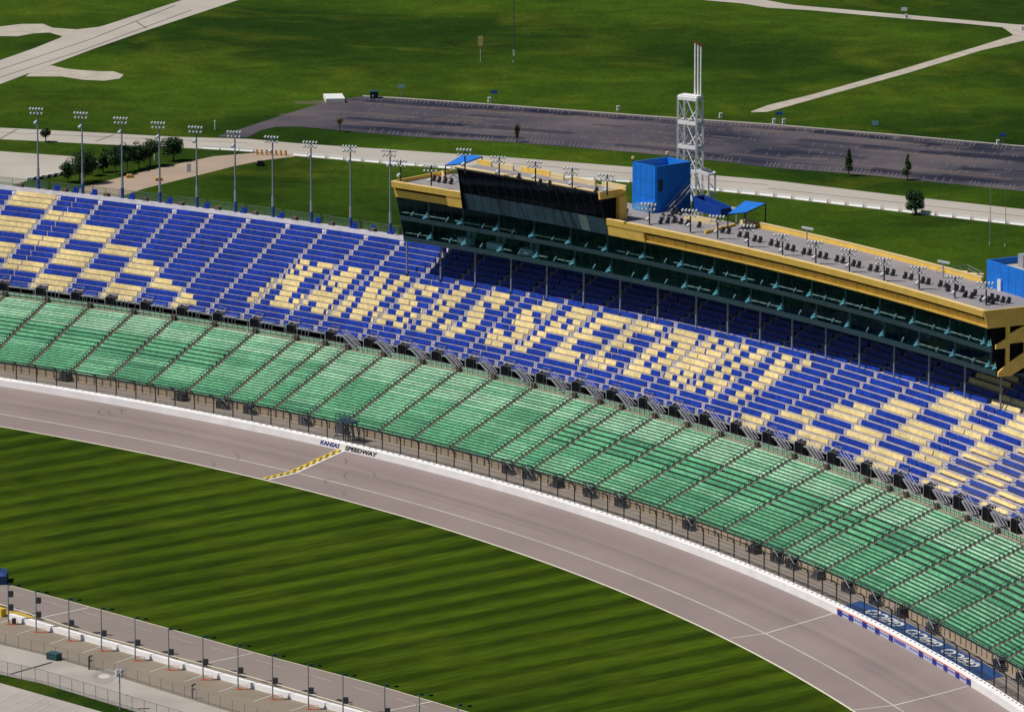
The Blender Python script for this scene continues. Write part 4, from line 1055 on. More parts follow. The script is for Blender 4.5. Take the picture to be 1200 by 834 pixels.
# ================================================================== LATTICE MAST
zb = zr
ld = Vector((.83, -.56, 0)); lw = Vector((.56, .83, 0))
mtop = 61.6
mc = at_n(794.5, 113, mtop-2.0); base = Vector((mc.x, mc.y, 0))
c4 = [base, base+ld*3.9, base+ld*3.9+lw*2.1, base+lw*2.1]
ms_ = empty('lattice_mast', (base.x, base.y, 30), 'white steel lattice tower with three slender masts on top behind the blue tower', 'tower')
M_wst = mat('white_steel', (.88, .88, .90), .5, .06, 1)
for c in c4:
    b = MB(); b.bar((c.x, c.y, 0), (c.x, c.y, mtop-2), .36, M_wst); b.build('leg', ms_)
zt = mtop-2.0
lv = [zt, zt-4.35, zt-8.7, zt-13.0]
for z in lv+[zt-18, zt-23]:
    b = MB()
    for p, q_ in zip(c4, c4[1:]+c4[:1]): b.bar((p.x, p.y, z-.25), (q_.x, q_.y, z-.25), .30, M_wst, .62)
    b.build('ring_beam', ms_)
b = MB()
for za, zc_ in zip(lv+[zt-18], lv[1:]+[zt-18, zt-23]):
    for p, q_ in ((c4[0], c4[1]), (c4[3], c4[2])):
        m_ = (p+q_)/2
        b.bar((m_.x, m_.y, za-.5), (q_.x, q_.y, zc_-.1), .16, M_wst); b.bar((q_.x, q_.y, za-2.2), (m_.x, m_.y, zc_-.1), .16, M_wst) 
        b.bar((p.x, p.y, za-.4), (m_.x, m_.y, zc_-.1), .13, M_galv); b.bar((m_.x, m_.y, za-.4), (p.x, p.y, zc_-.1), .13, M_galv)
    for p, q_ in ((c4[1], c4[2]), (c4[0], c4[3])):
        b.bar((p.x, p.y, za-.4), (q_.x, q_.y, zc_-.1), .15, M_wst)
b.build('bracing', ms_)
b = MB(); b.hexa([(c.x, c.y, zt) for c in c4]+[(c.x, c.y, zt+.3) for c in c4], M_wst); b.build('platform', ms_)
for i, (x, yt) in enumerate(((812.3, 53), (815.4, 54), (818.6, 55.5))):
    p = base+ld*(2.55+.62*i)+lw*1.6
    b = MB(); b.tube((p.x, p.y, zt+.3), (p.x, p.y, zt+9.5-.25*i), .17, .15, M_wst, 8); mm = b.build('mast', ms_)
    b = MB(); b.tube((p.x, p.y, zt+9.5-.25*i), (p.x, p.y, zt+9.95-.25*i), .14, .12, mat('aircraft_light', (.35, .04, .03)), 6); b.build('warning_light', mm)
ex = c4[1]+ld*2.65; ex2 = c4[2]+ld*2.65; zE = lv[3]
b = MB()
for p, q_ in ((c4[1], ex), (c4[2], ex2)):
    b.bar((p.x, p.y, zE), (q_.x, q_.y, zE-.5), .34, M_wst, .6); b.bar((q_.x, q_.y, zE-.4), (q_.x, q_.y, 0), .34, M_wst)
    b.bar((p.x, p.y, zE-.4), (q_.x, q_.y, zE-3.6), .16, M_wst); b.bar((q_.x, q_.y, zE-3.6), (p.x, p.y, zE-6.8), .16, M_wst)
b.bar((ex.x, ex.y, zE-.5), (ex2.x, ex2.y, zE-.5), .3, M_wst)
b.build('side_frame', ms_)

# ================================================================== LIGHT POLES
def make_pole(h, label, base, group, small=False, dz_low=None, cols=5):
    root = empty('floodlight_pole', base, label, 'floodlight', group)
    bx, by, bz = base
    b = MB(); b.tube((bx, by, bz), (bx, by, bz+h), .20 if not small else .14, .12 if not small else .12, M_gpole if not small else M_dark, 8)
    if not small: b.tube((bx, by, bz), (bx, by, bz+2.2), .34, .34, mat('pole_foot_blue', (.04, .09, .30), .5, .1, 1), 8); b.tube((bx, by, bz+2.2), (bx, by, bz+4.2), .26, .26, M_galv, 8)
    b.build('pole', root)
    cr = MB(); hd = MB()
    wdt = 1.22; ax = Vector((.96, -.28, 0))
    for r in range(2):
        z = bz+h-.15-r*.85; L_ = wdt-(.15*r)
        cr.bar((bx-ax.x*L_, by-ax.y*L_, z), (bx+ax.x*L_, by+ax.y*L_, z), .10, M_dark)
        nn_ = cols-r
        for i in range(nn_):
            f = -1+2*i/(nn_-1); cx, cy = bx+ax.x*L_*f, by+ax.y*L_*f
            hd.tube((cx-.05, cy-.05, z+.16), (cx-.30, cy-.36, z-.12), .13, .21, M_lampw, 8)
    cr.bar((bx, by, bz+h-1.3), (bx, by, bz+h), .16, M_dark)
    cr.build('crossarm', root); hd.build('lamp_bank', root)
    lz = bz+(dz_low if dz_low else h-2.7)
    b = MB(); b.tube((bx-.15, by-.2, lz+.25), (bx-.55, by-.65, lz-.2), .18, .32, M_lampw, 8); b.build('floodlight', root)
    return root
PB = [(45,215),(97,221),(143.5,228),(187.5,235),(231,241),(276,247),(320,254),(365,260),(411,267),(457.5,274)]
TOPY = [131,136,142,147.5,152.5,158,164,170,175,180]
pz = 28.15
NPO = lambda s: BNT(s)+2.6
first = None
for i, (x, y) in enumerate(PB):
    s = sx(x, NPO, pz); c = W(s, NPO(s), pz)
    py = proj(c)[1]; 
    sc_m = 7800/ (c[1]/CP*1.0)
    h = (py-TOPY[i])/(FOC/ (math.hypot(c[1], HGT-pz)))/CP+.6
    make_pole(h, 'tall floodlight pole behind the upper stand, %s from the left' % ordn(i), c, 'floodlight poles along the back of the upper stand')
RP = [((469.5,212),189,'on the rear left corner of the low press box roof'),((505.5,217.5),195,'on the low left roof of the press box'),((545,203),176,'on the left end of the tall glazed part of the press box'),((585,206.5),185,'on the tall roof, right of the left-hand blue canopy'),
      ((627.5,213.5),190.5,'on the tall roof, above the left cream screen'),((670.5,221),198,'on the tall roof in front of the middle cream screen'),((711.5,229),206,'on the right end of the tall glazed roof')]
for (p, ty, lab) in RP:
    z = (ZT if p[0] > 535 else Z3)+.0; c = at(p[0], p[1], z); h = max(2.5, (p[1]-ty)/(FOC/math.hypot(c[1], HGT-z)))+.3
    make_pole(h, 'short floodlight pole '+lab, c, 'floodlight poles on the press box roof', small=True)
RP2 = [(761,262.5,240),(809,272,247),(841,279.5,254),(877,289,265),(917,299,276),(956,309,284),(995.5,318.5,293.5),(1036,329,304),(1077,338.5,314),(1119,348.5,325),(1155.5,357,332)]
for i, (x, y, ty) in enumerate(RP2):
    c = at(x, y, zr); h = (y-ty)/(FOC/math.hypot(c[1], HGT-zr))+.3
    make_pole(h, 'short floodlight pole on the roof right of the blue tower, %s from left' % ordn(i), c, 'floodlight poles on the press box roof', small=True)
# swivel cameras on the roof
for x, y, lab in ((945.5,286,'by the middle of the rear gold parapet'),(1105,326,'beside the railed platform near the right edge'),(863,263,'at the left end of the rear gold parapet'),(861.5,256,'')):
    if not lab: continue
    c = at(x, y, zr); b = MB(); b.tube(c, (c[0], c[1], zr+2.6), .12, .12, M_galv, 8); b.bar((c[0]-.9, c[1]+.2, zr+2.9), (c[0]+1.1, c[1]-.3, zr+2.6), .35, M_lampw)
    o = b.build('roof_lamp', origin=c); tag(o, 'twin headed lamp post '+lab, 'lamp', 'twin headed roof lamps')

# ================================================================== ROOF SEATS
M_seat = mat('black_vinyl', (.018, .018, .024), .5, .2, 2)
SEATP = [(679,208),(686,209),(695,205),(727,205),(757,205),(790,210),(820,216),(875,226),(985,251),(1013,255),(1065,270),(1095,275),(1135,289),(1160,295)]
RS = [(600+x/4, 208+y/4) for x, y in SEATP]+[(900+x/4, 208+y/4) for x, y in [(12,308),(42,316),(88,329),(115,336),(165,350),(192,354),(240,366),(268,372),(320,384),(348,391),(398,406),(423,412),(477,426),(508,432),(555,444),(583,450),(640,463),(668,469),(722,485),(748,491),(805,502),(833,506),(842,523),(880,522),(908,528),(922,551),(952,558),(966,545),(1000,572),(1030,577),(1045,563),(1052,583),(1072,571),(1098,578),(1125,581)]]
RS = [p for i, p in enumerate(RS) if i not in (0, 1)]
proto = None
for i, (x, y) in enumerate(RS):
    c = at(x, y+2.2, zr)
    if proto is None:
        proto = empty('roof_chair', c, '', 'chair', 'black chairs along the press box roof')
        t3 = Vector((.62, -.78, 0)); n3 = Vector((.78, .62, 0))
        b = MB(); b.box(Vector(c)+n3*.08, .30, .17, zr+.35, zr+.55, M_seat, t3); b.build('seat_cushion', proto)
        b = MB(); b.box(Vector(c)+n3*.28, .34, .10, zr+.35, zr+1.02, M_seat, t3); b.build('backrest', proto)
        b = MB(); b.box(c, .28, .28, zr, zr+.35, M_dark, t3); b.build('pedestal', proto); r_ = proto
    else: r_ = copy_tree(proto); r_.location = c
    r_['label'] = 'black chair on the long press box roof, %s counting right from the blue tower' % ordn(i)
for i, (x, y) in enumerate(((508,212),(514,213.5),(521,214.5),(528,215.5))):
    r_ = copy_tree(proto); r_.location = at(x, y, zr); r_['label'] = 'black chair on the low left roof beside the glazed block, %s from left' % ordn(i)
for i, (x, y) in enumerate(((607,210),(632,216.5),(643,218.5),(698,226))):
    r_ = copy_tree(proto); r_.location = at(x, y, 46.7); r_['label'] = 'black chair on the tall glazed roof among cream screens, %s from left' % ordn(i)
for i, (x, y) in enumerate(((787,247),(792,249),(798,250.5),(787,252),(733,249))):
    r_ = copy_tree(proto); r_.location = at(x, y+2, zr); r_['label'] = 'black chair in the short back row below the blue tower, %s of that row' % ordn(i)

# ================================================================== ROOF CANOPIES
def canopy(name, pts, label, posts):
    """pts: near-left, near-right, far-right, far-left in photo with heights"""
    P = [Vector(at(x, y, z)) for x, y, z in pts]; ctr = sum(P, Vector())/4
    r = empty(name, (ctr.x, ctr.y, zr), label, 'canopy', 'blue roof canopies')
    b = MB(); mid0 = (P[0]+P[3])/2+Vector((0, 0, .25)); mid1 = (P[1]+P[2])/2+Vector((0, 0, .25))
    up = Vector((0, 0, .12))
    b.hexa([P[0], P[1], P[2], P[3], P[0]+up, P[1]+up, P[2]+up, P[3]+up], M_cblue); b.build('canopy_roof', r)
    for p in P:
        b = MB(); b.bar((p.x, p.y, zr-1.5), (p.x, p.y, p.z), .22, M_dark); b.build('leg', r)
    b = MB()
    for p, q_ in zip(P, P[1:]+P[:1]): b.bar(p, q_, .16, M_dark)
    b.bar((P[0].x, P[0].y, zr), P[1]-Vector((0, 0, .5)), .10, M_dark); b.bar((P[1].x, P[1].y, zr), P[0]-Vector((0, 0, .5)), .10, M_dark)
    b.build('canopy_frame', r)
canopy('roof_canopy', [(853,251.5,zr+2.6),(874,249.5,zr+2.9),(897,239,zr+3.6),(873,236,zr+3.6)], 'blue fabric canopy on black posts on the roof, right of the blue tower', None)
canopy('roof_canopy', [(522,194,Z3+2.4),(542,192.5,Z3+2.7),(565,184,Z3+3.6),(544,181,Z3+3.6)], 'blue fabric canopy on black posts at the left end, behind the low gold roof', None)
# blue chute left of the tower
b = MB(); A0 = at_n(742,245,zr); b.hexa([A0, A0+t_*5, A0+t_*5+n_*3, A0+n_*3, A0+Vector((0,0,1.1)), A0+t_*5+Vector((0,0,1.9)), A0+t_*5+n_*3+Vector((0,0,1.9)), A0+n_*3+Vector((0,0,1.1))], mat('pale_blue_cover', (.10,.30,.62), .5, .3, 1.2))
o = b.build('covered_unit', origin=tuple(A0)); tag(o, 'low pale blue and white covered unit at the foot of the blue tower', 'roof unit')
b = MB(); A0 = at_n(777,256,zr+.2)
for i in range(3):
    c = A0+t_*(i*1.5); b.box(c, .5, .5, zr, zr+.8, M_galv, t_); b.tube((c.x, c.y, zr+.8), (c.x, c.y, zr+1.1), .3, .3, M_dark, 8)
o = b.build('roof_unit', origin=tuple(A0)); tag(o, 'three small grey ventilation units on the roof below the tower stair', 'roof unit')
# railed platform near the right end
p0, p1_, p2_ = at_n(1098,324,zr-.5), at_n(1133,319,zr-.5), at_n(1151,328,zr-.5)
rp = empty('railed_platform', p0, 'small white railed platform with tan boxes behind the rear gold parapet by the right end', 'platform')
b = MB()
for a, c in ((p0, p1_), (p1_, p2_)):
    for k in range(6):
        q_ = a.lerp(c, k/5); b.bar(q_, q_+Vector((0, 0, 1.3)), .07, M_galv)
    for dz in (.7, 1.3): b.bar(a+Vector((0, 0, dz)), c+Vector((0, 0, dz)), .07, M_galv)
b.build('railing', rp)
b = MB(); p3 = p0+(p2_-p1_); b.hexa([p0-Vector((0,0,6)), p1_-Vector((0,0,6)), p2_-Vector((0,0,6)), p3-Vector((0,0,6)), p0, p1_, p2_, p3], mat('brown_deck', (.14,.09,.06), .8, .2, 1)); b.build('platform_deck', rp)
for px, py in ((1125,321.5),(1144,324.5)):
    q_ = at_n(px, py, zr-.5); b = MB(); b.box(q_, 1.3, .5, zr-.5, zr+.1, M_cream, (.9, -.3)); b.build('tan_box', rp)

# ================================================================== FLAG STAND at the start line
c0 = at_n(430, 514, 3.9); sF, nF = sn(c0); fg = empty('flag_stand', c0, 'dark blue steel flag stand tower with ladder legs behind the start line', 'flag stand')
M_fst = mat('blue_grey_steel', (.035, .06, .10), .5, .2, 1)
b = MB()
for ds in (-1.2, 0, 1.2):
    b.bar(W(sF+ds, 1.0, 3.9), W(sF+ds-.9, 1.6, 7.6), .24, M_fst); b.bar(W(sF+ds, 2.6, 3.9), W(sF+ds-.9, 2.6, 7.6), .16, M_fst)
b.build('legs_frame', fg)
b = MB(); b.ext([(.6, 7.4), (.6, 7.6), (2.8, 7.6), (2.8, 7.4)], [sF-2.9, sF+.9], M_fst); b.build('platform', fg)
b = MB()
for n_k in (.65, 2.75):
    for z in (8.1, 8.6): b.bar(W(sF-2.9, n_k, z), W(sF+.9, n_k, z), .07, M_fst)
    for ds in (-2.9, -1.6, -.3, .9): b.bar(W(sF+ds, n_k, 7.5), W(sF+ds, n_k, 8.6), .07, M_fst)
for s_ in (sF-2.9, sF+.9): b.bar(W(s_, .65, 8.6), W(s_, 2.75, 8.6), .07, M_fst)
b.build('guard_rail', fg)
b = MB()
for q in range(10):
    f = q/9; b.ext([(2.9, 4.0+3.5*f-.06), (2.9, 4.0+3.5*f), (3.8, 4.0+3.5*f), (3.8, 4.0+3.5*f-.06)], [sF-2.9-3.0*(1-f), sF-2.5-3.0*(1-f)], M_stair)
b.bar(W(sF-6.0, 2.9, 4.9), W(sF-2.7, 2.9, 8.5), .08, M_fst); b.bar(W(sF-6.0, 3.8, 4.9), W(sF-2.7, 3.8, 8.5), .08, M_fst); b.build('stair', fg)

# ================================================================== PIT WALL, POLES, FENCES
pw = MB(); 
pp = [at(x, y, 0) for x, y in WALLP]
def wallalong(b, pts, z0, z1, w, mt):
    for p, q_ in zip(pts[:-1], pts[1:]):
        wallpp(b, p, q_, z0, z1, w, mt)
wallalong(pw, [at(x, y, 0) for x, y in WALLP[2:]], 0, .95, .75, M_wall)
o = pw.build('pit_wall', origin=pp[3]); tag(o, 'low white concrete pit wall running down to the right beside the pit road', 'wall')
b = MB(); wallpp(b, at(-20,715), at(4.5,722.5), 0, 1.3, 1.0, M_yel); o = b.build('crash_cushion', origin=at(2,722)); tag(o, 'yellow painted crash block at the left end of the white pit wall', 'crash block')
def pit_pole(x, y, top, boxes, lab):
    c = at(x, y, 0); k = FOC/math.hypot(c[1], HGT); h = (y-top)/k/CP
    r = empty('pit_pole', c, lab, 'pole', 'poles along the pit wall')
    b = MB(); b.tube(c, (c[0], c[1], h), .11, .09, M_gpole, 8); b.build('pole', r)
    for hb in boxes:
        z = (hb)/k; b = MB(); b.box((c[0]+.42, c[1]-.05), .32, .32, z-.45, z+.45, M_dark, (1, -.35)); b.bar((c[0], c[1], z), (c[0]+.4, c[1], z), .1, M_dark); b.build('speaker', r)
    b = MB(); b.bar((c[0]-.15, c[1], h), (c[0]+1.9, c[1]-.3, h+.05), .06, M_teal); b.box((c[0]+.35, c[1]), .30, .15, h, h+.28, M_teal, (1, .3)); b.box((c[0]+1.75, c[1]-.3), .30, .15, h-.05, h+.15, M_vdark, (1, .3)); b.build('lamp_arm', r)
    b = MB(); b.box(c, .35, .3, 0, .15, M_red, (1, -.3)); b.bar((c[0]+.1, c[1], .15), (c[0]+1.3, c[1]-.4, .15), .10, M_red); b.bar((c[0]+.1, c[1], .8), (c[0]+1.5, c[1]-.5, .8), .05, M_red); b.bar((c[0]+1.5, c[1]-.5, 0), (c[0]+1.5, c[1]-.5, .8), .06, M_red); b.build('red_guard', r)
    return r
PPL = [(10,731.5,685,(37,21)),(42.5,741,693,(39,22)),(81,751,702,(22,)),(119,763,713,(22,)),(158.5,774,724,(22,)),(197.8,785,737,(22,)),(238,796.5,746,(22,)),(279,807.5,756,(23,)),(319.5,819.5,767.5,(23,)),(361.5,831,779,(23,)),(402,842.5,790.5,(23,)),(451,856,803,(24,)),(491.5,867.5,813.5,(24,)),(536.5,880,826,(24,))]
for i, (x, y, t, bx_) in enumerate(PPL):
    pit_pole(x, y, t, bx_, 'thin pole with %s behind the pit wall, %s from the left' % ('two black speakers' if len(bx_) == 2 else 'one black speaker', ordn(i)))
b = MB(); c = at(16.5, 731.5); b.tube(c, (c[0], c[1], 1.0), .32, .36, M_dark, 10); o = b.build('bin', origin=c); tag(o, 'small black bin behind the pit wall at the foot of the leftmost pole', 'bin')
def chain(nm, line, h, lab, step=9.5, topmt=M_chain):
    r = empty(nm, at(*line[len(line)//2]), lab, 'fence')
    L_ = [Vector(at(x, y)) for x, y in line]; tot = [0]
    for p, q_ in zip(L_[:-1], L_[1:]): tot.append(tot[-1]+(q_-p).length)
    def pt(d):
        for i in range(len(tot)-1):
            if d <= tot[i+1]: return L_[i].lerp(L_[i+1], (d-tot[i])/(tot[i+1]-tot[i]))
        return L_[-1]
    ds = np.arange(0, tot[-1], 2.9)
    for d in ds:
        p = pt(d)
        if -20 < proj(p)[0] < 420 and proj(p)[1] < 850:
            b = MB(); b.bar(p, p+Vector((0, 0, h)), .075, M_chain); b.build('fence_post', r)
    b = MB()
    for p, q_ in zip(L_[:-1], L_[1:]):
        b.bar(p+Vector((0, 0, h)), q_+Vector((0, 0, h)), .07, M_chain); 
    b.build('top_rail', r)
    b = MB()
    for p, q_ in zip(L_[:-1], L_[1:]): b.poly([p, q_, q_+Vector((0, 0, h)), p+Vector((0, 0, h))], M_mesh2)
    b.build('fence_mesh', r)
chain('chain_link_fence', F1, 2.0, 'chain link fence between the pit stalls and the pale service road')
chain('chain_link_fence', F2, 2.2, 'chain link fence between the service road and the narrow grass strip at lower left')
# four-headed lamp at lower left, small posts, dumpster, car, blue tent
c = at(140.5, 831); r = empty('area_light', c, 'grey lamp post with four white heads beside the lower chain link fence', 'street lamp')
b = MB(); b.tube(c, (c[0], c[1], 5.6), .11, .09, M_gpole, 8); b.build('pole', r)
for dx, dz in ((-.55, .45), (.5, .5), (-.6, -.25), (.45, -.15)):
    b = MB(); b.tube((c[0]+dx*.3, c[1], 5.6+dz), (c[0]+dx, c[1]-.4, 5.6+dz-.1), .2, .33, M_lampw if dx < 0 else M_galv, 8); b.build('lamp_head', r)
for x, y, lab in ((104.5,784.5,'left one of the two'),(225.5,818,'right one of the two')):
    c = at(x, y); b = MB(); b.tube(c, (c[0], c[1], 2.1), .13, .13, M_dark, 8); b.bar((c[0], c[1], 2.1), (c[0]+.5, c[1]-.2, 2.3), .2, M_dark); b.bar((c[0], c[1], 1.5), (c[0]+.45, c[1]-.2, 1.5), .2, M_dark)
    o = b.build('bollard_light', origin=c); tag(o, 'short black post light at the upper chain link fence, '+lab, 'post light', 'black post lights by the fence')
c = at(63.5, 772.5); r = empty('dumpster', c, 'dark teal dumpster with a lighter lid on the service road at lower left', 'dumpster')
b = MB(); a_ = Vector((.80, -.60, 0)); b.box(c, 1.0, .7, .12, 1.0, M_teal, a_)
b.build('body', r); b = MB(); b.box(c, 1.05, .75, 1.0, 1.12, mat('teal_lid', (.03, .09, .12), .5, .1, 1), a_); b.build('lid', r)
b = MB()
for q in (-.9, .9):
    for w in (-.6, .6):
        p = Vector(c)+a_*q+Vector((.60, .80, 0))*w; b.tube((p.x-.05, p.y, .1), (p.x+.05, p.y, .1), .1, .1, M_vdark, 8)
b.build('casters', r)
c = at(1, 683); r = empty('blue_tent', c, 'dark blue peaked tent beside the pit road at the left edge of the picture', 'tent')
b = MB(); hx = 1.9
cs = [(c[0]-5, c[1]-1.5), (c[0]+1.0, c[1]-1.5), (c[0]+1.0, c[1]+3), (c[0]-5, c[1]+3)]
b.hexa([(x, y, .05) for x, y in cs]+[(x, y, 1.5) for x, y in cs], mat('navy_fabric', (.010, .035, .13), .7, .2, 1)); b.build('side_walls', r)
b = MB(); ap = (c[0]-2, c[1]+.8, 3.0)
M_navt = mat('tent_top', (.03, .07, .25), .7, .2, 1)
for i in range(4): b.poly([cs[i]+(1.5,), cs[(i+1) % 4]+(1.5,), ap], M_navt)
b.build('tent_roof', r)

# ================================================================== TREES
def tree(name, base, crown_h, top, w, label, col, dens=900, cone=False, group=None, leaf=.42, trunk_r=.14, asp=1.0):
    c = Vector(base); r = empty(name, base, label, 'tree', group)
    rn = random.Random(int(abs(base[0]*13+base[1]*7)))
    b = MB(); b.tube(c, c+Vector((0, 0, crown_h+(top-crown_h)*.35)), trunk_r, trunk_r*.5, M_bark, 7)
    for q in range(6):
        a = rn.uniform(0, 6.28); z = crown_h+(top-crown_h)*rn.uniform(0, .4); e = c+Vector((math.cos(a)*w*.35, math.sin(a)*w*.35, z+(top-crown_h)*.28))
        b.tube(c+Vector((0, 0, z)), e, trunk_r*.45, trunk_r*.15, M_bark, 5)
    b.build('trunk', r)
    b = MB(); H = top-crown_h
    lobes = []
    for q in range(11):
        if cone:
            f = q/10; rad = (1-f)*w*.5*.75+.12; a = rn.uniform(0, 6.28); lobes.append((Vector((math.cos(a)*rad*.45, math.sin(a)*rad*.45, crown_h+H*(.10+f*.84))), rad*.72+.1, H*.13))
        else:
            a = rn.uniform(0, 6.28); f = rn.random(); rad = w*.5*.55*math.sqrt(rn.random()); zz = crown_h+H*(.25+.5*f)
            lobes.append((Vector((math.cos(a)*rad*1.25, math.sin(a)*rad*1.25, zz)), w*.5*rn.uniform(.5, .72), H*rn.uniform(.24, .36)))
    ml = [mat('leaf_'+col+k_, [v*m_ for v in LEAF[col]], .8, .25, .5, spec=.15) for k_, m_ in (('_a', .6), ('_b', 1.1), ('_c', 2.0))]
    for i in range(dens):
        lb = lobes[i % len(lobes)]; u = Vector((rn.gauss(0, 1), rn.gauss(0, 1), rn.gauss(0, 1))).normalized(); rr = rn.random()**.33
        p = c+lb[0]+Vector((u.x*lb[1]*rr, u.y*lb[1]*rr, u.z*lb[2]*rr))
        s_ = leaf*rn.uniform(.6, 1.25); d1 = Vector((rn.gauss(0, 1), rn.gauss(0, 1), rn.gauss(0, .6))).normalized()*s_*.5; d2 = d1.cross(u+Vector((0, 0, .3))).normalized()*s_*.4 if d1.cross(u).length > 1e-3 else Vector((0, 0, s_*.4))
        b.poly([p-d1, p-d2, p+d1, p+d2], ml[rn.choice((0, 0, 1, 1, 1, 2))])
    b.build('crown', r)
LEAF = {'dark': (.020, .050, .018), 'mid': (.028, .066, .016), 'brown': (.10, .06, .03), 'grey': (.10, .11, .05)}
def tpx(name, x, y, ct, cb, w, label, col='dark', **k):
    if not k.get('cone'): w *= 1.12; k['dens'] = int(k.get('dens', 900)*1.5)
    c = at(x, y); kf = FOC/math.hypot(c[1], HGT)
    tree(name, c, (y-cb)/kf/CP, (y-ct)/kf/CP, w/kf, label, col, **k)
G1 = 'trees behind the upper grandstand'
tpx('round_tree', 53.5,166.5,149,161,11, 'small round tree on the grass strip between two pale roads, farthest left', dens=500, leaf=.35, group=G1)
tpx('shrubby_tree', 80,214,190,210,16, 'small spiky dark tree at the left foot of the largest tree', dens=700, group=G1)
tpx('broadleaf_tree', 93.5,215,174,207,32, 'largest dark tree, with a two part crown, beside the pale lot', dens=2600, group=G1, trunk_r=.25)
tpx('round_tree', 107,206,185,199,14, 'small dark tree at the right shoulder of the largest tree', dens=600, group=G1)
tpx('round_tree', 121,202,173,199,13, 'slim tree at the left end of the row of dark trees', dens=700, group=G1)
tpx('round_tree', 135,205,170,195,21, 'second tree in the row of dark trees by the tan path', dens=1300, group=G1)
tpx('round_tree', 149.5,201,166,190,16, 'third tree in the row of dark trees by the tan path', dens=1100, group=G1)
tpx('round_tree', 163,198,167,190,16, 'fourth tree in the row of dark trees by the tan path', dens=1100, group=G1)
tpx('round_tree', 176,195,162,188,22, 'wide tree at the right end of the row of dark trees', dens=1500, group=G1, trunk_r=.2)
tpx('round_tree', 203.5,189,160,182,23, 'round tree standing alone right of the row of dark trees', dens=1500, group=G1, trunk_r=.2)
tpx('bare_tree', 398,155,136,148,9, 'thin brownish half bare tree at the left end of the dark parking lot', 'grey', dens=160, leaf=.3)
tpx('slim_tree', 605.5,167,144,163,7, 'slim brown leaved tree on the lower edge of the dark parking lot', 'brown', dens=350, leaf=.3)
tpx('conifer', 994.5,206,175,200,14, 'dark conical tree by the dark lot, left one of the pair at right', 'mid', cone=True, dens=1000, group='conifers beside the dark parking lot', leaf=.38)
tpx('conifer', 1063.5,211,182,205,14, 'dark conical tree by the dark lot, right one of the pair at right', 'mid', cone=True, dens=1000, group='conifers beside the dark parking lot', leaf=.38)
tpx('round_tree', 1073,251,222,247,20, 'dense dark green tree standing at the white road barriers', 'dark', dens=1700, leaf=.38, trunk_r=.18)

# ================================================================== ROAD BARRIERS
def barrier(px, py, i, lab, grp, mt=M_white, L_=3.05, dirx=(1, -.62), h=.85, cat='barrier', nm='jersey_barrier'):
    c = Vector(at(px, py)); a = Vector((dirx[0], dirx[1], 0)).normalized(); q_ = Vector((-a.y, a.x, 0)); b = MB()
    pr = [(.32, 0), (.32, .12), (.14, .38), (.09, h), (-.09, h), (-.14, .38), (-.32, .12), (-.32, 0)]
    pts = []
    k = 0
    for e in (-L_/2, L_/2):
        for w, z in pr: pts.append(tuple(c+a*e+q_*w+Vector((0, 0, z))))
    n = len(pr); b.v = pts; b.mi(mt)
    for j in range(n): b.f.append((j, (j+1) % n, n+(j+1) % n, n+j)); b.m.append(0)
    b.f.append(tuple(range(n))); b.f.append(tuple(range(2*n-1, n-1, -1))); b.m += [0, 0]
    o = b.build(nm, origin=tuple(c)); tag(o, lab, cat, grp)
BL = [(345,183),(455,192.5),(512,197),(600,204.5),(740,214.5),(900,230.2),(1050,248),(1200,265),(1240,270)]
by_ = lambda x: float(np.interp(x, [p[0] for p in BL], [p[1] for p in BL]))
i = 0
for x in np.arange(352.5, 1215, 21.0):
    if 752 < x < 812: continue
    p, q_ = at(x-8, by_(x-8)), at(x+8, by_(x+8)); d = (q_[0]-p[0], q_[1]-p[1])
    barrier(x, by_(x)-.6, i, 'white concrete barrier along the perimeter road, %s from the left' % ordn(i), 'white barriers lining the perimeter road', dirx=d, L_=math.hypot(*d)*1.0); i += 1
for j, (x, y, L_) in enumerate(((247.5,174,4.0),(269.5,175.2,4.2),(289,176.5,3.2))):
    barrier(x, y+1, j, 'long white barrier just left of the orange barrels, %s of three' % ordn(j), 'white barriers by the path mouth', dirx=(1, -.35), L_=L_)
for j, x in enumerate(np.arange(301, 339, 5.6)):
    c = at(x, 181.5+(x-300)*.03); b = MB()
    M_or = mat('orange_plastic', (.50, .24, .03), .6, .15, 1)
    for z0, z1, mt in ((0, .3, M_or), (.3, .45, M_cream), (.45, .72, M_or), (.72, .85, M_cream), (.85, 1.15, M_or)): b.tube((c[0], c[1], z0), (c[0], c[1], z1), .34-.06*z0, .34-.06*z1, mt, 10)
    o = b.build('traffic_barrel', origin=c); tag(o, 'orange traffic barrel across the tan path mouth, %s from the left' % ordn(j), 'barrel', 'orange barrels across the path mouth')
for j, (x, y) in enumerate(((51,209),(58.5,207.8),(66,206.3),(73,204.6),(42,210.5),(34,212))):
    c = at(x, y); b = MB(); b.box(c, .55, .3, 0, .75, M_white, (1, .35)); b.box((c[0]+1.1, c[1]+.3), .4, .25, 0, .6, M_dark, (1, .35))
    o = b.build('marker_block', origin=c); tag(o, 'small white block edging the pale lot, %s counting away from the big tree' % ordn([3,2,1,0,4,5][j]), 'block', 'blocks edging the pale lot')
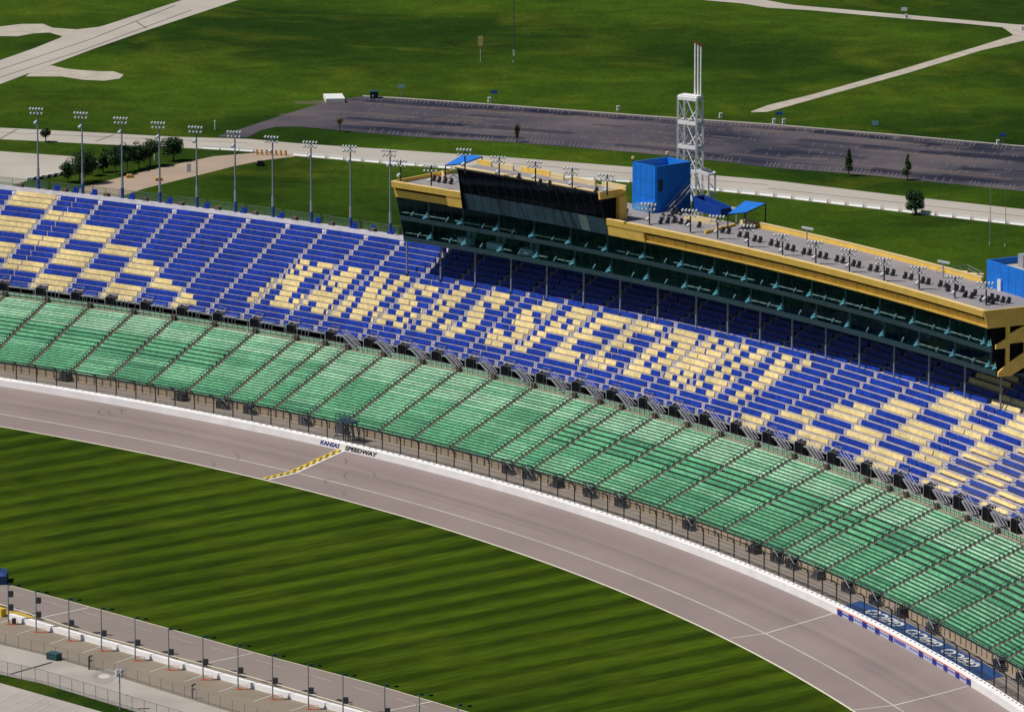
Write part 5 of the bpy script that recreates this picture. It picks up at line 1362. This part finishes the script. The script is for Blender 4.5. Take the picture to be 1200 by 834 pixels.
# white container, dark shed, fence posts, signs
c = at(391.5, 118.5); r = empty('white_trailer', c, 'bright white flat container at the upper left corner of the dark parking lot', 'container')
b = MB(); b.box(c, 2.2, 3.6, .15, 1.15, M_white, (1, .12)); b.build('body', r); b = MB(); b.box(c, 2.1, 3.4, 0, .15, M_dark, (1, .12)); b.build('skirt', r)
c = at(438.5, 114.8); r = empty('dark_shed', c, 'small dark green shed on the upper edge of the dark parking lot', 'shed')
M_dg = mat('dark_green_cladding', (.006, .035, .026), .6, .2, 1)
b = MB(); b.box(c, .95, 1.1, 0, 1.5, M_dg, (1, 0)); b.build('body', r); b = MB(); b.box(c, 1.05, 1.25, 1.5, 1.62, M_teal, (1, 0)); b.build('roof', r)
b = MB(); b.box((c[0]-.3, c[1]-1.13), .18, .04, .5, .95, M_lampw, (1, 0)); b.build('notice', r)
def sign(x, y, ytop, w, h, mt, lab, nm='field_sign', col=M_gpole, ph=None):
    c = at(x, y); k = FOC/math.hypot(c[1], HGT); H = (y-ytop)/k/CP; r = empty(nm, c, lab, 'sign')
    b = MB(); b.tube(c, (c[0], c[1], H), .05, .05, col, 6); b.build('post', r)
    b = MB(); b.box((c[0], c[1]-.08), w/2, .05, H-h, H, mt, (1, 0)); b.build('panel', r)
M_sgn = mat('pale_blue_sign', (.20, .42, .55), .5, .15, 2); M_sb = mat('deep_blue_sign', (.03, .12, .32), .5, .15, 2); M_ye = mat('tan_sign', (.62, .50, .22), .6, .1, 2)
sign(470,114,99.5,1.5,.8,M_sgn,'pale teal lot sign on the grass right of the dark green shed')
sign(579,124,106,1.6,.8,M_sb,'blue lot sign on the grass above the middle of the dark lot')
sign(913,147,131,1.6,.8,M_sb,'blue lot sign at the foot of the gravel path')
sign(1025.5,157,142,1.5,.9,M_sgn,'teal lot sign above the dark lot between the gravel path and the right edge')
sign(1175,170,156,1.6,.8,M_sb,'blue lot sign above the dark lot nearest the right edge')
sign(1059.5,20,9,1.5,.9,M_lampw,'small white sign by the upper gravel path')
sign(563,73,43,1.25,2.3,M_ye,'tall tan sign board on a thin white post in the far field', col=M_wst)
sign(221.5,202,192,.9,2.2,mat('lilac_sign', (.45,.45,.55)),'narrow pale upright sign beside the tan path')
for j, (x, y, lab) in enumerate(((573.5,119.5,'under the blue lot sign in the middle'),(724.5,129.5,'left of the lattice tower'),(844.5,138,'right of the lattice tower'),(907,144.5,'at the foot of the gravel path, left of a second one'),(918.5,144.8,'at the foot of the gravel path, right of another one'),(1169.5,169.5,'nearest the right edge'),(1062,22,'on the upper gravel path'),(1198,36,'at the bend of the gravel paths'))):
    c = at(x, y); r = empty('utility_post', c, 'small white utility box '+lab, 'utility box', 'white utility boxes in the field')
    b = MB(); b.box(c, .32, .3, .08, 1.0, M_white, (1, .2)); b.build('cabinet', r); b = MB(); b.box(c, .5, .42, 0, .08, M_conc, (1, .2)); b.box(c, .36, .34, 1.0, 1.06, M_lampw, (1, .2)); b.build('plinth_and_cap', r)
for j, (x, y, h, lab, mt) in enumerate(((602,73,15.5,'tall green pole in the far field beside the tan sign board',mat('green_pole',(.03,.12,.10),.5,.1,1)),(1160,287,13,'left one of two thin poles on the grass above the press box end',M_gpole),(1178,289,11.6,'right one of two thin poles on the grass above the press box end',mat('greenish_pole',(.16,.22,.12),.5,.1,1)))):
    c = at(x, y); b = MB(); b.tube(c, (c[0], c[1], h), .13 if j == 0 else .07, .09 if j == 0 else .05, mt, 8); b.tube(c, (c[0], c[1], .5), .2, .2, M_conc, 8)
    if j == 0: b.box((c[0], c[1]), .22, .15, 1.4, 3.0, M_lampw, (1, 0))
    o = b.build('tall_pole', origin=c); tag(o, lab, 'pole')
for j, (x, y) in enumerate(((252,152),(195,181),(181,188))):
    c = at(x, y); b = MB(); b.tube(c, (c[0], c[1], 1.9), .12, .12, M_lampw, 8); b.tube((c[0], c[1], 1.9), (c[0], c[1], 2.2), .2, .1, M_lampw, 8)
    o = b.build('white_marker', origin=c); tag(o, ('white marker post at the upper edge of the perimeter road', 'white marker post between the lone round tree and the tree row', 'white marker post under the right end of the tree row')[j], 'marker post')
for j, (x, y, w) in enumerate(((152,226.5-18,3),(186,212,2.4))):
    c = at(x, y); b = MB(); b.box(c, .8, .5, 0, .6, mat('orange_plastic', (.6,.25,.03)), (1, .3)); b.box(c, .5, .3, .6, .8, M_cream, (1, .3)); o = b.build('orange_barrier', origin=c); tag(o, ('small orange block on the tan path, nearer the tree row', 'small orange block on the tan path, farther right')[j], 'block')
c = at(305, 194.5); b = MB(); b.box(c, .9, .5, .15, .8, M_dark, (1, .25)); b.box(c, .6, .42, .8, 1.15, M_dark, (1, .25))
for dx in (-.55, .55): b.tube((c[0]+dx, c[1]-.6, .25), (c[0]+dx, c[1]-.4, .25), .25, .25, M_vdark, 8)
o = b.build('utility_cart', origin=c); tag(o, 'tiny dark cart at the right end of the tan path near the barrels', 'cart')
# people by the fence (a few pixels): stand behind the wall near the flag stand
# ================================================================== CAMERA, LIGHT, WORLD
cam = bpy.data.cameras.new('camera'); co = bpy.data.objects.new('camera', cam); COL.objects.link(co); sc.camera = co
co.location = (0, 0, HGT); co.rotation_euler = (math.pi/2-PIT, 0, 0)
cam.sensor_width = 36; cam.lens = 36*FOC/1200; cam.clip_start = 5; cam.clip_end = 20000
ELEV = R(57); AZ = R(-100); tos = Vector((math.sin(AZ)*math.cos(ELEV), math.cos(AZ)*math.cos(ELEV), math.sin(ELEV)))
sun = bpy.data.lights.new('sun', 'SUN'); so_ = bpy.data.objects.new('sun', sun); COL.objects.link(so_)
sun.energy = 5.0; sun.angle = R(.5); sun.color = (1.0, .95, .87)
so_.rotation_euler = (-tos).to_track_quat('-Z', 'Y').to_euler(); so_.location = (0, 0, 400)
wd = bpy.data.worlds.new('World'); sc.world = wd; wd.use_nodes = True; nt = wd.node_tree
sky = nt.nodes.new('ShaderNodeTexSky'); sky.sky_type = 'NISHITA'; sky.sun_disc = False; sky.sun_elevation = ELEV; sky.sun_rotation = AZ
sky.altitude = 200; sky.air_density = 1.0; sky.dust_density = 1.0; sky.ozone_density = 1.5
bg = nt.nodes['Background']; bg.inputs['Strength'].default_value = 0.05; nt.links.new(sky.outputs[0], bg.inputs[0])
sc.view_settings.view_transform = 'Standard'; sc.view_settings.look = 'None'; sc.view_settings.exposure = -0.42; sc.view_settings.gamma = 1
sc.render.engine = 'CYCLES'
sc.cycles.transparent_max_bounces = 16; sc.cycles.max_bounces = 6
